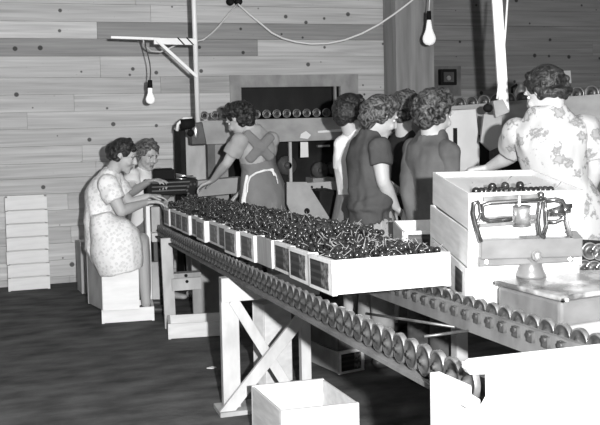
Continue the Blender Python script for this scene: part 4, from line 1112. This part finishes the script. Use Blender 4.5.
def apron_skirt(J):
    p = J['pelvis']; w = J['waist']; b = V((p.x, p.y, .42))
    return [(b, .22, .18), (b + (p - b) * .5, .21, .168), (p - UP * .02, .196, .148), (p + (w - p) * .6, .164, .125), (w + UP * .02, .138, .112), (w + (J['chest'] - w) * .55, .142, .115)]
def tie(mb, J):
    pts = [(247, 193), (247.5, 184), (250, 177), (256, 173), (264, 170.5), (272, 169.5)]
    o = [P(x, y, D - .175 + (.05 if i == 5 else 0)) for i, (x, y) in enumerate(pts)]
    mb.tube(o, .0085, 8); mb.tube([P(272, 169.5, D - .13), P(276, 175, D - .13), P(278, 184, D - .11)], .007, 8); mb.ell(P(272, 170, D - .135), (.016, .012, .014))
    mb.tube([P(272, 169.5, D - .13), P(274, 176, D - .14)], .007, 8)
    mb.loft([(P(247, 176, D - .12), .012, .01), (P(245, 200, D - .12), .03, .014), (P(245, 225, D - .12), .036, .014)], RGT, 10)
person('person', 'standing woman in a pale blouse and grey apron bending over the sorting belt', J,
       dict(hair='hair_dark', style='curly', seed=8, build=.92, curl=.4,
            clothes=[('top', 'blouse', 'blouse_grey', dict(sleeve=.62, puff=.014, ease=.016, disp=.011)), ('loft', 'apron_skirt', 'apron', apron_skirt), ('raw', 'apron_straps', 'apron', straps), ('raw', 'apron_tie', 'blouse', tie, .0055, 'white apron tie and edge'), ('shoes', 'shoe', 'shoe')]))

# woman behind, white shirt, mostly hidden
D = 5.6
J = dict(head=P(351, 113, D), hf=cv(.75, .55, -.35), neck=P(354, 134, D), chest=P(355, 160, D), waist=P(356, 193, D), pelvis=P(357, 220, D),
         shL=P(346, 147, D + .16), shR=P(366, 147, D - .14), elL=P(345, 178, D + .2), wrL=P(362, 190, D + .35), elR=P(370, 178, D - .1), wrR=P(374, 194, D + .12))
J['shL'] = P(344, 145, D); J['elL'] = P(343, 172, D + .02); J['wrL'] = P(352, 198, D + .12)
legs(J, cv(.7, .6, 0))
person('person', 'dark-haired person in a white shirt mostly hidden behind the woman in the dark short-sleeved shirt', J,
       dict(hair='hair_dark', style='wave', seed=12, build=.95, clothes=[('top', 'shirt', 'blouse', dict(sleeve=.9, ease=.016, hem=.1, disp=.007)), ('loft', 'skirt', 'skirt_grey', skirt(.45, .18)), ('shoes', 'shoe', 'shoe')]))

# person glimpsed between the two dark shirts
D = 5.72
J = dict(head=P(405, 110, D), hf=cv(.5, .8, -.35), neck=P(404, 134, D), chest=P(404, 160, D), waist=P(404, 192, D), pelvis=P(404, 220, D),
         shL=P(393, 147, D + .05), shR=P(418, 147, D - .05), elL=P(392, 178, D + .05), wrL=P(400, 195, D + .25), elR=P(420, 178, D), wrR=P(420, 192, D + .2))
legs(J, cv(.5, .8, 0))
person('person', 'dark-clothed person glimpsed between the dark short-sleeved shirt and the curly haired woman', J,
       dict(hair='hair_mid', style='curly', seed=15, build=.82, clothes=[('top', 'shirt', 'black_cloth', dict(sleeve=1.5, ease=.016, hem=.1)), ('loft', 'skirt', 'black_cloth', skirt(.45, .165)), ('shoes', 'shoe', 'shoe')]))

def collar(mb, J):
    n = J['neck']
    for i in range(14):
        a = i / 14 * 6.283; mb.ell(n + V((math.cos(a) * .066, math.sin(a) * .066, -.012)), (.02, .02, .026), None, 8, 6)
# woman in dark short-sleeved shirt and pale trousers
D = 4.95
J = dict(head=P(381, 117, D), hf=cv(.86, .22, -.44), neck=P(369, 136, D + .02), chest=P(368, 159, D + .02), waist=P(369, 192, D), pelvis=P(372, 222, D),
         shR=P(379, 149, D - .13), shL=P(361, 146, D + .16), elR=P(383, 181, D - .17), wrR=P(396, 207, D - .08), elL=P(378, 180, D + .25), wrL=P(400, 192, D + .3),
         hdR=cv(.6, .4, -.6))
legs(J, cv(.8, .5, 0))
J['anL'] = V((P(367, 350, 5.1).x, P(367, 350, 5.1).y, .085)); J['anR'] = V((P(383, 350, 4.95).x, P(383, 350, 4.95).y, .085))
def tail(mb, J):
    sd = (J['shR'] - J['shL']).normalized()
    p = J['pelvis']
    mb.loft([(p + UP * .115, .186, .138), (p + UP * .15, .186, .138), (J['waist'], .16, .122)], sd, 24)
person('person', 'woman in a dark short-sleeved shirt and pale trousers standing in profile beyond the nearest lug', J,
       dict(hair='hair_mid', style='wave', seed=21, build=1.0, curl=.5,
            clothes=[('top', 'shirt', 'shirt_dark', dict(sleeve=.52, puff=.008, ease=.02, hem=-.09, flare=.02, extra=lambda mb, J: (tail(mb, J), collar(mb, J)), disp=.013)), ('trousers', 'trousers', 'trouser'), ('shoes', 'shoe', 'shoe')]))

# curly-haired woman in slate long-sleeved shirt
D = 4.65
J = dict(head=P(435, 113.5, D), hf=cv(.72, .58, -.38), neck=P(432, 135, D), chest=P(431, 160, D), waist=P(429, 192, D), pelvis=P(428, 220, D),
         shL=P(414, 150, D + .1), shR=P(448, 152, D - .1), elL=P(408, 190, D - .02), wrL=P(413, 221, D - .04), elR=P(452, 190, D - .08), wrR=P(466, 180, D + .2),
         hdL=cv(.2, .3, -1))
legs(J, cv(.6, .8, 0))
person('person', 'curly dark-haired woman in a slate long-sleeved shirt seen from behind beside the white cabinet', J,
       dict(hair='hair_curl', style='curly', seed=33, hs=1.04, build=.9,
            clothes=[('top', 'shirt', 'shirt_mid', dict(sleeve=1.5, ease=.02, hem=.12, extra=collar, disp=.013)), ('trousers', 'trousers', 'shirt_mid'), ('shoes', 'shoe', 'shoe')]))

# woman at the right in a large-flowered white dress, back to the camera
D = 4.0
J = dict(head=P(545, 92, D), hf=cv(-.62, .62, -.46), neck=P(549, 114, D - .03), chest=P(551, 141, D - .02), waist=P(557, 182, D), pelvis=P(562, 213, D + .02),
         shL=P(517, 133, D + .04), shR=P(585, 129, D - .04), elL=P(511, 156, D + .16), wrL=P(489, 167, D + .30), elR=P(595, 168, D - .02), wrR=P(588, 197, D + .08),
         hdL=cv(-1, .2, -.1), hdR=cv(-.4, .6, -.7))
legs(J, cv(-.3, .95, 0))
def dress_skirt(J):
    p = J['pelvis']; w = J['waist']; b = V((p.x, p.y, .42))
    return [(b, .25, .21), (b + (p - b) * .5, .225, .18), (p, .198, .15), (p + (w - p) * .6, .165, .13), (w, .14, .112)]
person('person', 'dark-haired woman in a white dress with large flowers seen from behind at the right', J,
       dict(hair='hair_dark', style='roll', seed=41, hs=.97, build=.96, curl=.5,
            clothes=[('dress', 'dress_bodice', 'floral_big', dict(sleeve=.75, puff=.012, ease=.022, disp=.012)), ('loft', 'dress_skirt', 'floral_big', dress_skirt), ('shoes', 'shoe', 'shoe')]))


# ------------------------------------------------------------------ light
def lamp(name, kind, loc, energy, **k):
    l = bpy.data.lights.new(name, kind); l.energy = energy
    for a, v in k.items(): setattr(l, a, v)
    o = bpy.data.objects.new(name, l); COL.objects.link(o); o.location = loc; return o
fl = CF(.28, -.25, 1.56)
lamp('flash', 'POINT', fl, 1620, shadow_soft_size=.03)
wd = bpy.data.worlds.new('world'); S.world = wd; wd.use_nodes = True
wd.node_tree.nodes['Background'].inputs[0].default_value = g4(1); wd.node_tree.nodes['Background'].inputs[1].default_value = .10
S.view_settings.view_transform = 'Standard'; S.view_settings.look = 'None'; S.view_settings.gamma = 1; S.view_settings.exposure = 0
S.view_settings.use_curve_mapping = False
S.cycles.use_denoising = True
